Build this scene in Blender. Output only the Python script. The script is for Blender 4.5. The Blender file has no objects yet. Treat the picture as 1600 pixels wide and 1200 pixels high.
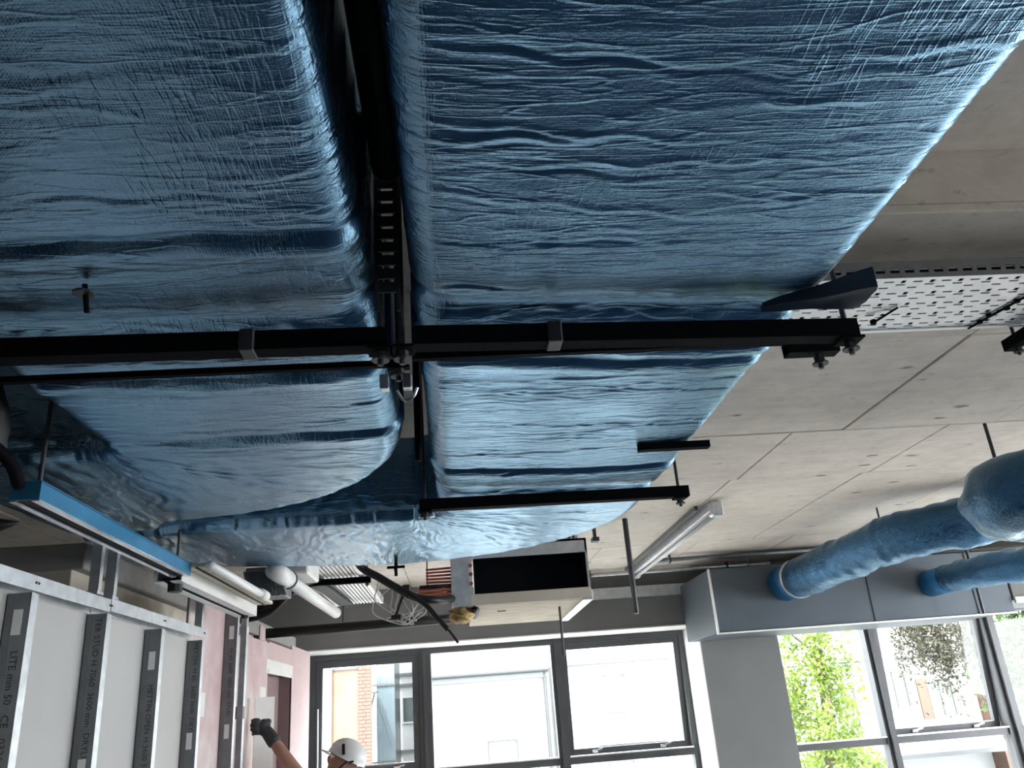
import bpy, bmesh, math, random
import numpy as np
from mathutils import Vector, Matrix
random.seed(7); rng = np.random.default_rng(7)
scene = bpy.context.scene
COL = scene.collection
PI = math.pi

# ------------------------------------------------------------------ camera
yaw, pitch, roll = [math.radians(a) for a in (4.95, 21.66, -4.467)]
fwd = Vector((math.sin(yaw)*math.cos(pitch), math.cos(yaw)*math.cos(pitch), math.sin(pitch)))
rgt = Vector((math.cos(yaw), -math.sin(yaw), 0)); upv = rgt.cross(fwd)
r2 = math.cos(roll)*rgt + math.sin(roll)*upv
u2 = -math.sin(roll)*rgt + math.cos(roll)*upv
cd = bpy.data.cameras.new('camera'); cam = bpy.data.objects.new('camera', cd); COL.objects.link(cam)
M = Matrix((r2, u2, -fwd)).transposed().to_4x4(); M.translation = Vector((0, 0, 1.9))
cam.matrix_world = M
cd.sensor_width = 36; cd.lens = 36*1274/1600; cd.clip_start = 0.02; cd.clip_end = 400
scene.camera = cam

# ------------------------------------------------------------------ world, sun, exposure
scene.view_settings.view_transform = 'Standard'; scene.view_settings.look = 'None'
scene.view_settings.gamma = 1.0; scene.view_settings.use_curve_mapping = False
scene.view_settings.exposure = 3.5
w = bpy.data.worlds.new('sky'); scene.world = w; w.use_nodes = True
bg = w.node_tree.nodes['Background']; bg.inputs[0].default_value = (0.93, 0.965, 1.0, 1); bg.inputs[1].default_value = 2.2
sd = bpy.data.lights.new('sun', 'SUN'); sun = bpy.data.objects.new('sun', sd); COL.objects.link(sun)
sd.energy = 1.8; sd.angle = math.radians(1.5); sd.color = (1, 0.96, 0.9)
sun.rotation_euler = Vector((0.45, 1.0, -1.25)).to_track_quat('-Z', 'Y').to_euler(); sun.location = (0, 0, 30)
scene.cycles.max_bounces = 10; scene.cycles.diffuse_bounces = 6; scene.cycles.glossy_bounces = 5; scene.cycles.transparent_max_bounces = 16
scene.cycles.sample_clamp_indirect = 8
def portal(loc, d, sx, sz):
    l = bpy.data.lights.new('window_portal', 'AREA'); l.shape = 'RECTANGLE'; l.size = sx; l.size_y = sz; l.cycles.is_portal = True
    o = bpy.data.objects.new('window_portal', l); COL.objects.link(o); o.location = loc
    o.rotation_euler = Vector(d).to_track_quat('-Z', 'Y').to_euler()
portal((0.5, 9.98, 1.6), (0, -1, 0), 4.3, 2.2); portal((6.2, 9.98, 1.6), (0, -1, 0), 5.4, 2.2)
portal((-2.75, 9.98, 1.76), (0, -1, 0), 0.9, 1.7); portal((9.2, 6.8, 1.7), (-1, 0, 0), 5.3, 2.2); portal((9.2, 0.85, 1.7), (-1, 0, 0), 2.2, 2.2)

# ------------------------------------------------------------------ materials
MATS = {}
def newmat(name):
    m = bpy.data.materials.new(name); m.use_nodes = True; nt = m.node_tree
    b = nt.nodes['Principled BSDF']; MATS[name] = m
    return m, nt, b
def N(nt, t, **k):
    n = nt.nodes.new(t)
    for a, v in k.items():
        if a in n.inputs.keys(): n.inputs[a].default_value = v
        else: setattr(n, a, v)
    return n
def coords(nt, scale=(1, 1, 1), rot=(0, 0, 0), kind='Object'):
    tc = N(nt, 'ShaderNodeTexCoord'); mp = N(nt, 'ShaderNodeMapping')
    mp.inputs['Scale'].default_value = scale; mp.inputs['Rotation'].default_value = rot
    nt.links.new(tc.outputs[kind], mp.inputs[0]); return mp.outputs[0]
def noise(nt, vec, scale, detail=4, rough=0.55, dist=0.0):
    n = N(nt, 'ShaderNodeTexNoise'); n.inputs['Scale'].default_value = scale; n.inputs['Detail'].default_value = detail
    n.inputs['Roughness'].default_value = rough; n.inputs['Distortion'].default_value = dist
    nt.links.new(vec, n.inputs['Vector']); return n.outputs['Fac']
def ramp(nt, fac, stops):
    r = N(nt, 'ShaderNodeValToRGB'); cr = r.color_ramp
    while len(cr.elements) > 1: cr.elements.remove(cr.elements[-1])
    cr.elements[0].position = stops[0][0]; c = stops[0][1]; cr.elements[0].color = (*c, 1) if len(c) == 3 else c
    for p, c in stops[1:]:
        e = cr.elements.new(p); e.color = (*c, 1) if len(c) == 3 else c
    nt.links.new(fac, r.inputs[0]); return r.outputs[0]
def g(v): return (v, v, v)
def bump(nt, b, h, strength=0.3, dist=0.01, prev=None):
    bn = N(nt, 'ShaderNodeBump'); bn.inputs['Strength'].default_value = strength; bn.inputs['Distance'].default_value = dist
    nt.links.new(h, bn.inputs['Height'])
    if prev is not None: nt.links.new(prev, bn.inputs['Normal'])
    nt.links.new(bn.outputs[0], b.inputs['Normal']); return bn.outputs[0]
def mix(nt, a, bb, fac, mode='MIX'):
    m = N(nt, 'ShaderNodeMix'); m.data_type = 'RGBA'; m.blend_type = mode
    for s, v in ((6, a), (7, bb)):
        if isinstance(v, tuple): m.inputs[s].default_value = (*v, 1)
        else: nt.links.new(v, m.inputs[s])
    if isinstance(fac, (int, float)): m.inputs[0].default_value = fac
    else: nt.links.new(fac, m.inputs[0])
    return m.outputs[2]
def simple(name, col, rough=0.6, metal=0.0, var=0.12, nscale=6.0, bumpv=0.0, bscale=60.0, spec=0.5, stretch=(1, 1, 1)):
    m, nt, b = newmat(name); v = coords(nt, stretch)
    n = noise(nt, v, nscale, 5)
    lo = tuple(max(0, c*(1-var)) for c in col); hi = tuple(min(1, c*(1+var)) for c in col)
    nt.links.new(ramp(nt, n, [(0.3, lo), (0.7, hi)]), b.inputs['Base Color'])
    b.inputs['Roughness'].default_value = rough; b.inputs['Metallic'].default_value = metal
    b.inputs['Specular IOR Level'].default_value = spec
    if bumpv: bump(nt, b, noise(nt, v, bscale, 4), bumpv, 0.004)
    return m
def concrete(name, base, warm, bscale=1.0, pits=True):
    m, nt, b = newmat(name); v = coords(nt, (1, 1, 1), kind='Generated') if False else coords(nt)
    geo = N(nt, 'ShaderNodeNewGeometry'); pv = geo.outputs['Position']
    n1 = noise(nt, pv, 1.3, 6, 0.6); n2 = noise(nt, pv, 9, 6, 0.65)
    mp = N(nt, 'ShaderNodeMapping'); mp.inputs['Scale'].default_value = (1.2, 9, 9); nt.links.new(pv, mp.inputs[0])
    n3 = noise(nt, mp.outputs[0], 2.0, 5, 0.6)
    c = ramp(nt, n1, [(0.32, tuple(x*0.86 for x in base)), (0.55, base), (0.72, warm)])
    c = mix(nt, c, ramp(nt, n3, [(0.3, g(0.80)), (0.6, g(1.0))]), 0.5, 'MULTIPLY')
    c = mix(nt, c, ramp(nt, n2, [(0.3, g(0.82)), (0.55, g(1.0))]), 0.7, 'MULTIPLY')
    if pits:
        mp2 = N(nt, 'ShaderNodeMapping'); mp2.inputs['Scale'].default_value = (0.55, 1.3, 1); nt.links.new(pv, mp2.inputs[0])
        vo = N(nt, 'ShaderNodeTexVoronoi'); vo.inputs['Scale'].default_value = 4.2; nt.links.new(mp2.outputs[0], vo.inputs['Vector'])
        n5 = noise(nt, pv, 28, 3)
        ad = N(nt, 'ShaderNodeMath', operation='MULTIPLY_ADD'); nt.links.new(n5, ad.inputs[0]); ad.inputs[1].default_value = 0.14; nt.links.new(vo.outputs['Distance'], ad.inputs[2])
        spots = ramp(nt, ad.outputs[0], [(0.145, g(0.25)), (0.19, g(1.0))])
        c = mix(nt, c, spots, 0.85, 'MULTIPLY')
        c = mix(nt, c, ramp(nt, noise(nt, mp2.outputs[0], 22, 4, 0.7), [(0.30, g(0.6)), (0.40, g(1.0))]), 0.6, 'MULTIPLY')
    nt.links.new(c, b.inputs['Base Color']); b.inputs['Roughness'].default_value = 0.85
    bump(nt, b, n2, 0.25*bscale, 0.01); return m

concrete('concrete', (0.67, 0.61, 0.535), (0.73, 0.655, 0.565))
concrete('concrete_wall', (0.36, 0.355, 0.345), (0.40, 0.39, 0.37), pits=False)
concrete('floor_screed', (0.56, 0.545, 0.52), (0.62, 0.60, 0.57))
simple('grey_paint', (0.16, 0.165, 0.165), 0.8, var=0.05, nscale=3)
simple('white_reveal', (0.58, 0.57, 0.545), 0.7, var=0.05)
simple('pale_block', (0.62, 0.57, 0.49), 0.85, var=0.1, bumpv=0.2)
simple('grey_board', (0.42, 0.415, 0.40), 0.85, var=0.05, nscale=2.2)
simple('galvanised', (0.62, 0.64, 0.66), 0.42, 0.75, var=0.14, nscale=18)
simple('stud_web', (0.20, 0.21, 0.22), 0.5, 0.6, var=0.12, nscale=18)
simple('tray_steel', (0.96, 0.96, 0.95), 0.55, 0.75, var=0.06, nscale=12)
simple('dark_strut', (0.003, 0.0035, 0.005), 0.75, 0.0, var=0.2, nscale=20, spec=0.06)
simple('blue_strut', (0.030, 0.19, 0.36), 0.35, 0.25, var=0.12, nscale=10)
simple('rod_steel', (0.05, 0.052, 0.056), 0.45, 0.5, var=0.2, nscale=40)
simple('bright_zinc', (0.72, 0.72, 0.74), 0.25, 0.9, var=0.1)
simple('black_rubber', (0.006, 0.0065, 0.008), 0.5, var=0.2, spec=0.35)
simple('black_void', (0.004, 0.005, 0.009), 0.7, var=0.2, spec=0.2)
simple('black_ink', (0.03, 0.03, 0.033), 0.8, var=0.05)
simple('white_pvc', (0.76, 0.75, 0.73), 0.4, var=0.04)
simple('white_wire', (0.68, 0.67, 0.65), 0.5, var=0.05)
simple('sticker', (0.78, 0.79, 0.79), 0.6, var=0.04)
simple('frame_grey', (0.075, 0.078, 0.083), 0.42, 0.2, var=0.08)
simple('copper', (0.44, 0.12, 0.07), 0.38, 0.75, var=0.25, nscale=20)
simple('box_grey', (0.085, 0.105, 0.125), 0.5, 0.25, var=0.07, nscale=3)
simple('aluminium_trim', (0.80, 0.80, 0.78), 0.4, 0.3, var=0.05)
simple('mineral_wool', (0.42, 0.30, 0.14), 0.95, var=0.6, nscale=14, bumpv=0.8, bscale=70)
simple('cream_board', (0.64, 0.58, 0.46), 0.85, var=0.28, nscale=9, bumpv=0.35, bscale=30, stretch=(0.6, 3, 3))
simple('skin', (0.30, 0.17, 0.12), 0.6, var=0.1)
simple('glove', (0.03, 0.032, 0.035), 0.75, var=0.3, nscale=30, bumpv=0.3)
simple('shirt', (0.50, 0.46, 0.42), 0.9, var=0.1, bumpv=0.2, bscale=25)
simple('trousers', (0.07, 0.08, 0.10), 0.9, var=0.15, bumpv=0.2, bscale=25)
simple('boot', (0.05, 0.04, 0.03), 0.7)
simple('helmet_white', (0.62, 0.63, 0.63), 0.4, var=0.04)
simple('plaster_strip', (0.84, 0.83, 0.80), 0.8, var=0.06)
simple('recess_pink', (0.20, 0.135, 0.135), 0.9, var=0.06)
simple('facade_white', (0.1346, 0.1346, 0.1346), 0.8, var=0.03)
simple('facade_cream', (0.1188, 0.1148, 0.1109), 0.8, var=0.03)
simple('facade_line', (0.0178, 0.019, 0.0206), 0.7, var=0.1)
simple('facade_band', (0.0495, 0.0574, 0.0594), 0.6, var=0.04)
simple('roof_tile', (0.0792, 0.0535, 0.0495), 0.8, var=0.15, nscale=3)
simple('blue_glass_panel', (0.0416, 0.0574, 0.0653), 0.25, var=0.12, nscale=1.5)
simple('far_glass', (0.0277, 0.0356, 0.0337), 0.15, var=0.2)
simple('far_green', (0.0396, 0.0673, 0.0277), 0.6, var=0.2)
simple('brick_red', (0.0594, 0.0245, 0.0166), 0.85, var=0.2, nscale=8)
simple('brick_joint', (0.0554, 0.0396, 0.0297), 0.9, var=0.1)
simple('shutter', (0.0475, 0.0222, 0.0119), 0.7, var=0.2)
simple('asphalt', (0.30, 0.30, 0.30), 0.9)
simple('bark', (0.0238, 0.0186, 0.0139), 0.9, var=0.3, nscale=12)
def brickwall():
    m, nt, b = newmat('brick_render'); v = coords(nt)
    n1 = noise(nt, v, 1.6, 6, 0.7); n2 = noise(nt, v, 9, 4)
    c = ramp(nt, n1, [(0.35, (0.075, 0.045, 0.026)), (0.6, (0.085, 0.056, 0.036)), (0.75, (0.07, 0.036, 0.022))])
    c = mix(nt, c, ramp(nt, n2, [(0.3, g(0.75)), (0.6, g(1))]), 0.7, 'MULTIPLY')
    nt.links.new(c, b.inputs['Base Color']); b.inputs['Roughness'].default_value = 0.9
brickwall()
def leafmat(name, a, bcol, c2):
    m, nt, b = newmat(name)
    geo = N(nt, 'ShaderNodeNewGeometry')
    n = noise(nt, geo.outputs['Position'], 2.2, 4)
    nt.links.new(ramp(nt, n, [(0.32, a), (0.5, bcol), (0.7, c2)]), b.inputs['Base Color'])
    b.inputs['Roughness'].default_value = 0.5
    tr = N(nt, 'ShaderNodeBsdfTranslucent'); nt.links.new(b.inputs['Base Color'].links[0].from_socket, tr.inputs[0])
    mx = N(nt, 'ShaderNodeMixShader'); mx.inputs[0].default_value = 0.45
    nt.links.new(b.outputs[0], mx.inputs[1]); nt.links.new(tr.outputs[0], mx.inputs[2])
    nt.links.new(mx.outputs[0], nt.nodes['Material Output'].inputs[0])
leafmat('leaf_lime', (0.04, 0.07, 0.007), (0.085, 0.125, 0.012), (0.125, 0.16, 0.028))
leafmat('leaf_olive', (0.0236, 0.0215, 0.0112), (0.0365, 0.0343, 0.0193), (0.0515, 0.0493, 0.03))
leafmat('leaf_green', (0.0193, 0.0365, 0.0094), (0.0343, 0.0601, 0.015), (0.0515, 0.0772, 0.0279))
def glassmat():
    m, nt, b = newmat('window_glass')
    tr = N(nt, 'ShaderNodeBsdfTransparent'); tr.inputs[0].default_value = (0.96, 0.98, 0.975, 1)
    gl = N(nt, 'ShaderNodeBsdfGlossy'); gl.inputs['Roughness'].default_value = 0.02
    mx = N(nt, 'ShaderNodeMixShader'); mx.inputs[0].default_value = 0.02
    nt.links.new(tr.outputs[0], mx.inputs[1]); nt.links.new(gl.outputs[0], mx.inputs[2])
    nt.links.new(mx.outputs[0], nt.nodes['Material Output'].inputs[0])
glassmat()
def pinkboard(name, blot):
    m, nt, b = newmat(name); geo = N(nt, 'ShaderNodeNewGeometry'); pv = geo.outputs['Position']
    n1 = noise(nt, pv, 1.6, 5, 0.6); n2 = noise(nt, pv, 14, 4)
    c = ramp(nt, n1, [(0.36, (0.44, 0.315, 0.32)), (0.47, (0.49, 0.37, 0.37)), (0.56, (0.54, 0.49, 0.46) if blot else (0.48, 0.355, 0.355))])
    c = mix(nt, c, ramp(nt, n2, [(0.3, g(0.93)), (0.6, g(1))]), 0.8, 'MULTIPLY')
    nt.links.new(c, b.inputs['Base Color']); b.inputs['Roughness'].default_value = 0.85
pinkboard('pink_board', False); pinkboard('pink_board_filled', True)
def foil(name, base, strength=1.0, scale=1.0):
    m, nt, b = newmat(name)
    geo = N(nt, 'ShaderNodeNewGeometry'); pv = geo.outputs['Position']
    def mapped(sc, rot=(0, 0, 0)):
        mp = N(nt, 'ShaderNodeMapping'); mp.inputs['Scale'].default_value = sc; mp.inputs['Rotation'].default_value = rot
        nt.links.new(pv, mp.inputs[0]); return mp.outputs[0]
    n1 = noise(nt, pv, 3.0, 4)
    c = ramp(nt, n1, [(0.3, tuple(x*0.85 for x in base)), (0.7, tuple(min(1, x*1.15) for x in base))])
    nt.links.new(c, b.inputs['Base Color'])
    b.inputs['Metallic'].default_value = 0.9
    rr = ramp(nt, noise(nt, pv, 4.0, 5), [(0.35, g(0.13)), (0.65, g(0.21))])
    nt.links.new(rr, b.inputs['Roughness'])
    b.inputs['Coat Weight'].default_value = 0.5; b.inputs['Specular Tint'].default_value = (0.7, 0.9, 1.0, 1); b.inputs['Coat IOR'].default_value = 1.55; b.inputs['Coat Roughness'].default_value = 0.16
    # scrim weave, thin ridged creases across the run, a second set on the slant, fine crinkle
    def wave(d):
        w_ = N(nt, 'ShaderNodeTexWave'); w_.bands_direction = d; w_.inputs['Scale'].default_value = 70*scale; w_.inputs['Distortion'].default_value = 0.8
        nt.links.new(pv, w_.inputs['Vector']); return w_.outputs['Fac']
    mx = N(nt, 'ShaderNodeMath', operation='MAXIMUM'); nt.links.new(wave('X'), mx.inputs[0]); nt.links.new(wave('Y'), mx.inputs[1])
    def ridge(vec, sc, width, det=2):
        n_ = noise(nt, vec, sc, det, 0.5)
        d_ = N(nt, 'ShaderNodeMath', operation='SUBTRACT'); nt.links.new(n_, d_.inputs[0]); d_.inputs[1].default_value = 0.5
        a_ = N(nt, 'ShaderNodeMath', operation='ABSOLUTE'); nt.links.new(d_.outputs[0], a_.inputs[0])
        m_ = N(nt, 'ShaderNodeMapRange'); m_.interpolation_type = 'SMOOTHSTEP'
        m_.inputs['From Min'].default_value = 0.0; m_.inputs['From Max'].default_value = width; m_.inputs['To Min'].default_value = 1.0; m_.inputs['To Max'].default_value = 0.0
        nt.links.new(a_.outputs[0], m_.inputs['Value']); return m_.outputs[0]
    r1 = ridge(mapped((3.0, 17, 12)), 1.0, 0.035)
    r2 = ridge(mapped((4.0, 34, 20), (0, 0, 0.10)), 1.0, 0.05, 3)
    r3 = ridge(mapped((44, 5, 20), (0, 0, -0.45)), 1.0, 0.05, 3)
    msk = ramp(nt, noise(nt, pv, 2.6, 2), [(0.50, g(0)), (0.60, g(1))])
    r3m = N(nt, 'ShaderNodeMath', operation='MULTIPLY'); nt.links.new(r3, r3m.inputs[0]); nt.links.new(msk, r3m.inputs[1])
    h2 = noise(nt, mapped((75, 110, 90)), scale*1.6, 4, 0.7, 0.3)
    p = bump(nt, b, mx.outputs[0], 0.16*strength, 0.0015)
    p = bump(nt, b, r1, 0.55*strength, 0.0022, p)
    p = bump(nt, b, r2, 0.45*strength, 0.0018, p)
    p = bump(nt, b, r3m.outputs[0], 0.45*strength, 0.0016, p)
    p = bump(nt, b, h2, 0.45*strength, 0.003, p)
    nt.links.new(p, b.inputs['Coat Normal'])
    return m
foil('foil', (0.165, 0.315, 0.46), 0.6)
foil('foil_pipe', (0.022, 0.10, 0.20), 1.9)
simple('foil_collar', (0.012, 0.13, 0.30), 0.45, 0.3, var=0.15, nscale=8)
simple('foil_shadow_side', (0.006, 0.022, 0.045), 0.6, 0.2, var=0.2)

# ------------------------------------------------------------------ mesh helpers
def link(o, parent=None):
    COL.objects.link(o)
    if parent is not None: o.parent = parent
    return o
def wloc(o):
    p = Vector(o.location); q = o.parent
    while q is not None: p = p + Vector(q.location); q = q.parent
    return p
def mesh(name, V, F, mat, parent=None, smooth=False, loc=None):
    """one mesh object from world-space vertices; its origin sits at the middle of its foot"""
    V = np.asarray(V, dtype=float).reshape(-1, 3)
    lo, hi = V.min(0), V.max(0)
    c = Vector(((lo[0]+hi[0])/2, (lo[1]+hi[1])/2, lo[2])) if loc is None else Vector(loc)
    me = bpy.data.meshes.new(name); me.from_pydata((V-np.array(c)).tolist(), [], F); me.update()
    me.materials.append(MATS[mat] if isinstance(mat, str) else mat)
    if smooth: me.polygons.foreach_set('use_smooth', [True]*len(me.polygons))
    o = bpy.data.objects.new(name, me)
    link(o, parent)
    o.location = c - (wloc(parent) if parent is not None else Vector((0, 0, 0)))
    return o
def empty(name, loc, label, cat, group=None):
    o = bpy.data.objects.new(name, None); o.empty_display_size = 0.1; link(o); o.location = loc
    return tag(o, label, cat, group)
def tag(o, label, cat, group=None):
    o['label'] = label; o['category'] = cat
    if group: o['group'] = group
    return o
def struct(o): o['kind'] = 'structure'; return o
class B:
    """collects shapes in world space"""
    def __init__(s): s.V = []; s.F = []
    def add(s, V, F):
        n = len(s.V); s.V += [tuple(map(float, v)) for v in V]; s.F += [tuple(i+n for i in f) for f in F]; return s
    def box(s, lo, hi, bev=0.0):
        if bev <= 0:
            x0, y0, z0 = lo; x1, y1, z1 = hi
            return s.add([(x0,y0,z0),(x1,y0,z0),(x1,y1,z0),(x0,y1,z0),(x0,y0,z1),(x1,y0,z1),(x1,y1,z1),(x0,y1,z1)],
                         [(0,3,2,1),(4,5,6,7),(0,1,5,4),(1,2,6,5),(2,3,7,6),(3,0,4,7)])
        bm = bmesh.new(); bmesh.ops.create_cube(bm, size=1)
        for v in bm.verts:
            v.co = Vector([lo[i]+(v.co[i]+0.5)*(hi[i]-lo[i]) for i in range(3)])
        bmesh.ops.bevel(bm, geom=bm.edges[:], offset=bev, segments=1, affect='EDGES')
        s.bm(bm); return s
    def bm(s, bm):
        bm.verts.index_update(); s.add([v.co[:] for v in bm.verts], [[v.index for v in f.verts] for f in bm.faces]); bm.free(); return s
    def obox(s, c, ax, half):
        """oriented box: centre, three axes, half sizes"""
        c = Vector(c); a = [Vector(x).normalized()*h for x, h in zip(ax, half)]
        P = [c+sx*a[0]+sy*a[1]+sz*a[2] for sz in (-1, 1) for sx, sy in ((-1,-1),(1,-1),(1,1),(-1,1))]
        return s.add([p[:] for p in P], [(0,3,2,1),(4,5,6,7),(0,1,5,4),(1,2,6,5),(2,3,7,6),(3,0,4,7)])
    def bar(s, a, b, w, h, up=(0, 0, 1)):
        a, b = Vector(a), Vector(b); d = (b-a); x = d.normalized(); upv = Vector(up)
        y = upv.cross(x)
        if y.length < 1e-5: y = Vector((1, 0, 0)).cross(x)
        y.normalize(); z = x.cross(y)
        return s.obox((a+b)/2, (x, y, z), (d.length/2, w/2, h/2))
    def tube(s, path, r, n=12, cap=True):
        path = [Vector(p) for p in path]; rs = r if hasattr(r, '__len__') else [r]*len(path)
        base = len(s.V); prev = None
        for i, p in enumerate(path):
            t = (path[min(i+1, len(path)-1)]-path[max(i-1, 0)]).normalized()
            if prev is None:
                a = Vector((0, 0, 1)) if abs(t.z) < 0.9 else Vector((1, 0, 0)); x = (a - a.dot(t)*t).normalized()
            else: x = (prev-prev.dot(t)*t).normalized()
            prev = x; y = t.cross(x)
            for k in range(n):
                a = 2*PI*k/n; q = p+rs[i]*(math.cos(a)*x+math.sin(a)*y); s.V.append(q[:])
        for i in range(len(path)-1):
            for k in range(n):
                a = base+i*n+k; b2 = base+i*n+(k+1) % n
                s.F.append((a, b2, b2+n, a+n))
        if cap:
            s.F.append(tuple(base+k for k in range(n))[::-1]); s.F.append(tuple(base+(len(path)-1)*n+k for k in range(n)))
        return s
    def disc_ring(s, c, ax, r, h, n=6): 
        c = Vector(c); ax = Vector(ax).normalized()*h/2; return s.tube([c-ax, c+ax], r, n)
    def prism(s, poly, axis, a, b):
        """closed 2-D polygon extruded along a world axis between a and b"""
        n = len(poly); V = []
        for t in (a, b):
            for p in poly:
                q = list(p); q.insert(axis, t); V.append(q)
        F = [tuple(range(n)), tuple(range(2*n-1, n-1, -1))]+[(i, (i+1) % n, n+(i+1) % n, n+i) for i in range(n)]
        F = F[:2]+[tuple(reversed(f)) for f in F[2:]]
        return s.add(V, F)
    def make(s, name, mat, parent=None, smooth=False): return mesh(name, s.V, s.F, mat, parent, smooth)
def smooth_path(pts, n=8):
    P = [Vector(p) for p in pts]; P = [P[0]*2-P[1]]+P+[P[-1]*2-P[-2]]; out = []
    for i in range(1, len(P)-2):
        for k in range(n):
            t = k/n; a, b, c, d = P[i-1:i+3]
            out.append(0.5*((2*b)+(-a+c)*t+(2*a-5*b+4*c-d)*t*t+(-a+3*b-3*c+d)*t**3))
    out.append(P[-2]); return out
def shade_auto(o, ang=0.6):
    me = o.data; me.polygons.foreach_set('use_smooth', [True]*len(me.polygons))
    try: me.set_sharp_from_angle(angle=ang)
    except Exception: pass
    return o

# ------------------------------------------------------------------ room shell
CE = 3.2; WY = 9.1; FY = 9.78
struct(B().box((-4.6, -3.2, -0.25), (9.4, 10.2, 0)).make('floor', 'floor_screed'))
simple('reflection_blue', (0.001, 0.026, 0.062), 0.7, var=0.2, spec=0.2)  # unseen floor sheets added so the foil reflects dark blue
tag(B().box((-1.22, -2.4, 0.0005), (4.2, 6.1, 0.006), 0.002).make('reflection_sheet', 'reflection_blue'), 'unseen dark blue floor sheet added to tint reflections in the big ducts', 'reflection sheet', 'added blue reflection sheets')
tag(B().box((-4.5, -2.4, 0.0005), (-1.64, 6.6, 0.006), 0.002).make('reflection_sheet', 'reflection_blue'), 'unseen dark blue floor sheet added behind the studs to darken duct reflections', 'reflection sheet', 'added blue reflection sheets')
ceil = struct(B().box((-4.6, 2.0, CE+0.02), (9.4, 10.2, 3.75)).make('ceiling', 'concrete'))
struct(B().box((-4.6, -3.2, 3.41), (9.4, 1.999, 3.75)).make('ceiling_high', 'concrete'))
# cast soffit panels, each its own piece with an open joint between
rows = [(2.06, 2.95, 2.18, 0.88), (2.95, 4.18, 2.18, 0.88), (4.18, 5.17, 1.89, 0.91), (5.17, 7.40, 1.85, 0.91), (7.40, 9.10, 2.25, 0.91)]
for (y0, y1, x0, wd) in rows:
    k0 = math.ceil((-4.4-x0)/wd); me = None
    for k in range(k0, 20):
        xa = x0+k*wd
        if xa > 8.3: break
        if me is None:
            o = B().box((xa+0.004, y0+0.004, CE), (xa+wd-0.004, y1-0.004, CE+0.025), 0.003).make('soffit_panel', 'concrete', ceil); me = o.data; z0 = o.location.z; yc = o.location.y
        else:
            o = bpy.data.objects.new('soffit_panel', me); link(o, ceil); o.location = (xa+wd/2-wloc(ceil).x, yc, z0)
        o.location.z = z0+random.uniform(0, 0.004)
# downstand step between the two soffit levels
B().box((-4.6, 2.0, CE-0.012), (9.4, 2.06, CE+0.02), 0.004).make('step_lip', 'concrete', ceil)
def wall_with_holes(name, mat, x0, x1, z0, z1, ya, yb, holes, kind=True):
    """wall along X with rectangular openings (xa,xb,za,zb)"""
    xs = sorted({x0, x1, *[h[0] for h in holes], *[h[1] for h in holes]}); b = B()
    for a, c in zip(xs[:-1], xs[1:]):
        zz = z0
        for h in sorted([h for h in holes if h[0] <= a and h[1] >= c], key=lambda h: h[2]):
            if h[2] > zz: b.box((a, ya, zz), (c, yb, h[2]))
            zz = h[3]
        if zz < z1: b.box((a, ya, zz), (c, yb, z1))
    o = b.make(name, mat); return struct(o)
W1 = (-1.66, 2.61, 0.45, 2.62); W2 = (3.47, 8.8, 0.45, 2.62); W3 = (-3.2, -2.3, 0.9, 2.62)
wf = wall_with_holes('wall_front', 'grey_paint', -4.6, 9.4, 0, CE+0.02, WY, 10.0, [W1, W2, W3])
struct(B().box((-4.8, -3.2, 0), (-4.6, 10.2, 3.75)).make('wall_far_left', 'concrete_wall'))
struct(B().box((-4.6, -3.4, 0), (9.4, -3.2, 3.75)).make('wall_back', 'concrete_wall'))
# right wall, outside the view, with two runs of window openings
b = B()
b.box((9.2, -3.2, 0), (9.4, 10.2, 0.6)); b.box((9.2, -3.2, 2.85), (9.4, 10.2, 3.75)); b.box((9.2, 1.95, 0.6), (9.4, 4.2, 2.85)); b.box((9.2, -3.2, 0.6), (9.4, -0.2, 2.85))
for y in (6.8, 9.4): b.box((9.2, y, 0.6), (9.4, y+0.4, 2.85))
struct(b.make('wall_right', 'concrete_wall'))
# white lining of the window reveal, conduit shelf on the front wall
b = B(); b.box((W1[0], WY-0.012, W1[3]-0.012), (W1[1], FY, W1[3]-0.0005)); b.box((W1[1]-0.012, WY-0.012, 0.45), (W1[1]-0.0005, FY, W1[3]-0.012))
struct(b.make('trim_1', 'white_reveal'))
b = B(); b.box((1.0, WY-0.06, 2.935), (2.83, WY-0.001, 2.96)); b.box((1.0, WY-0.06, 2.96), (2.83, WY-0.05, 3.05))
struct(b.make('trim_2', 'galvanised'))

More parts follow.
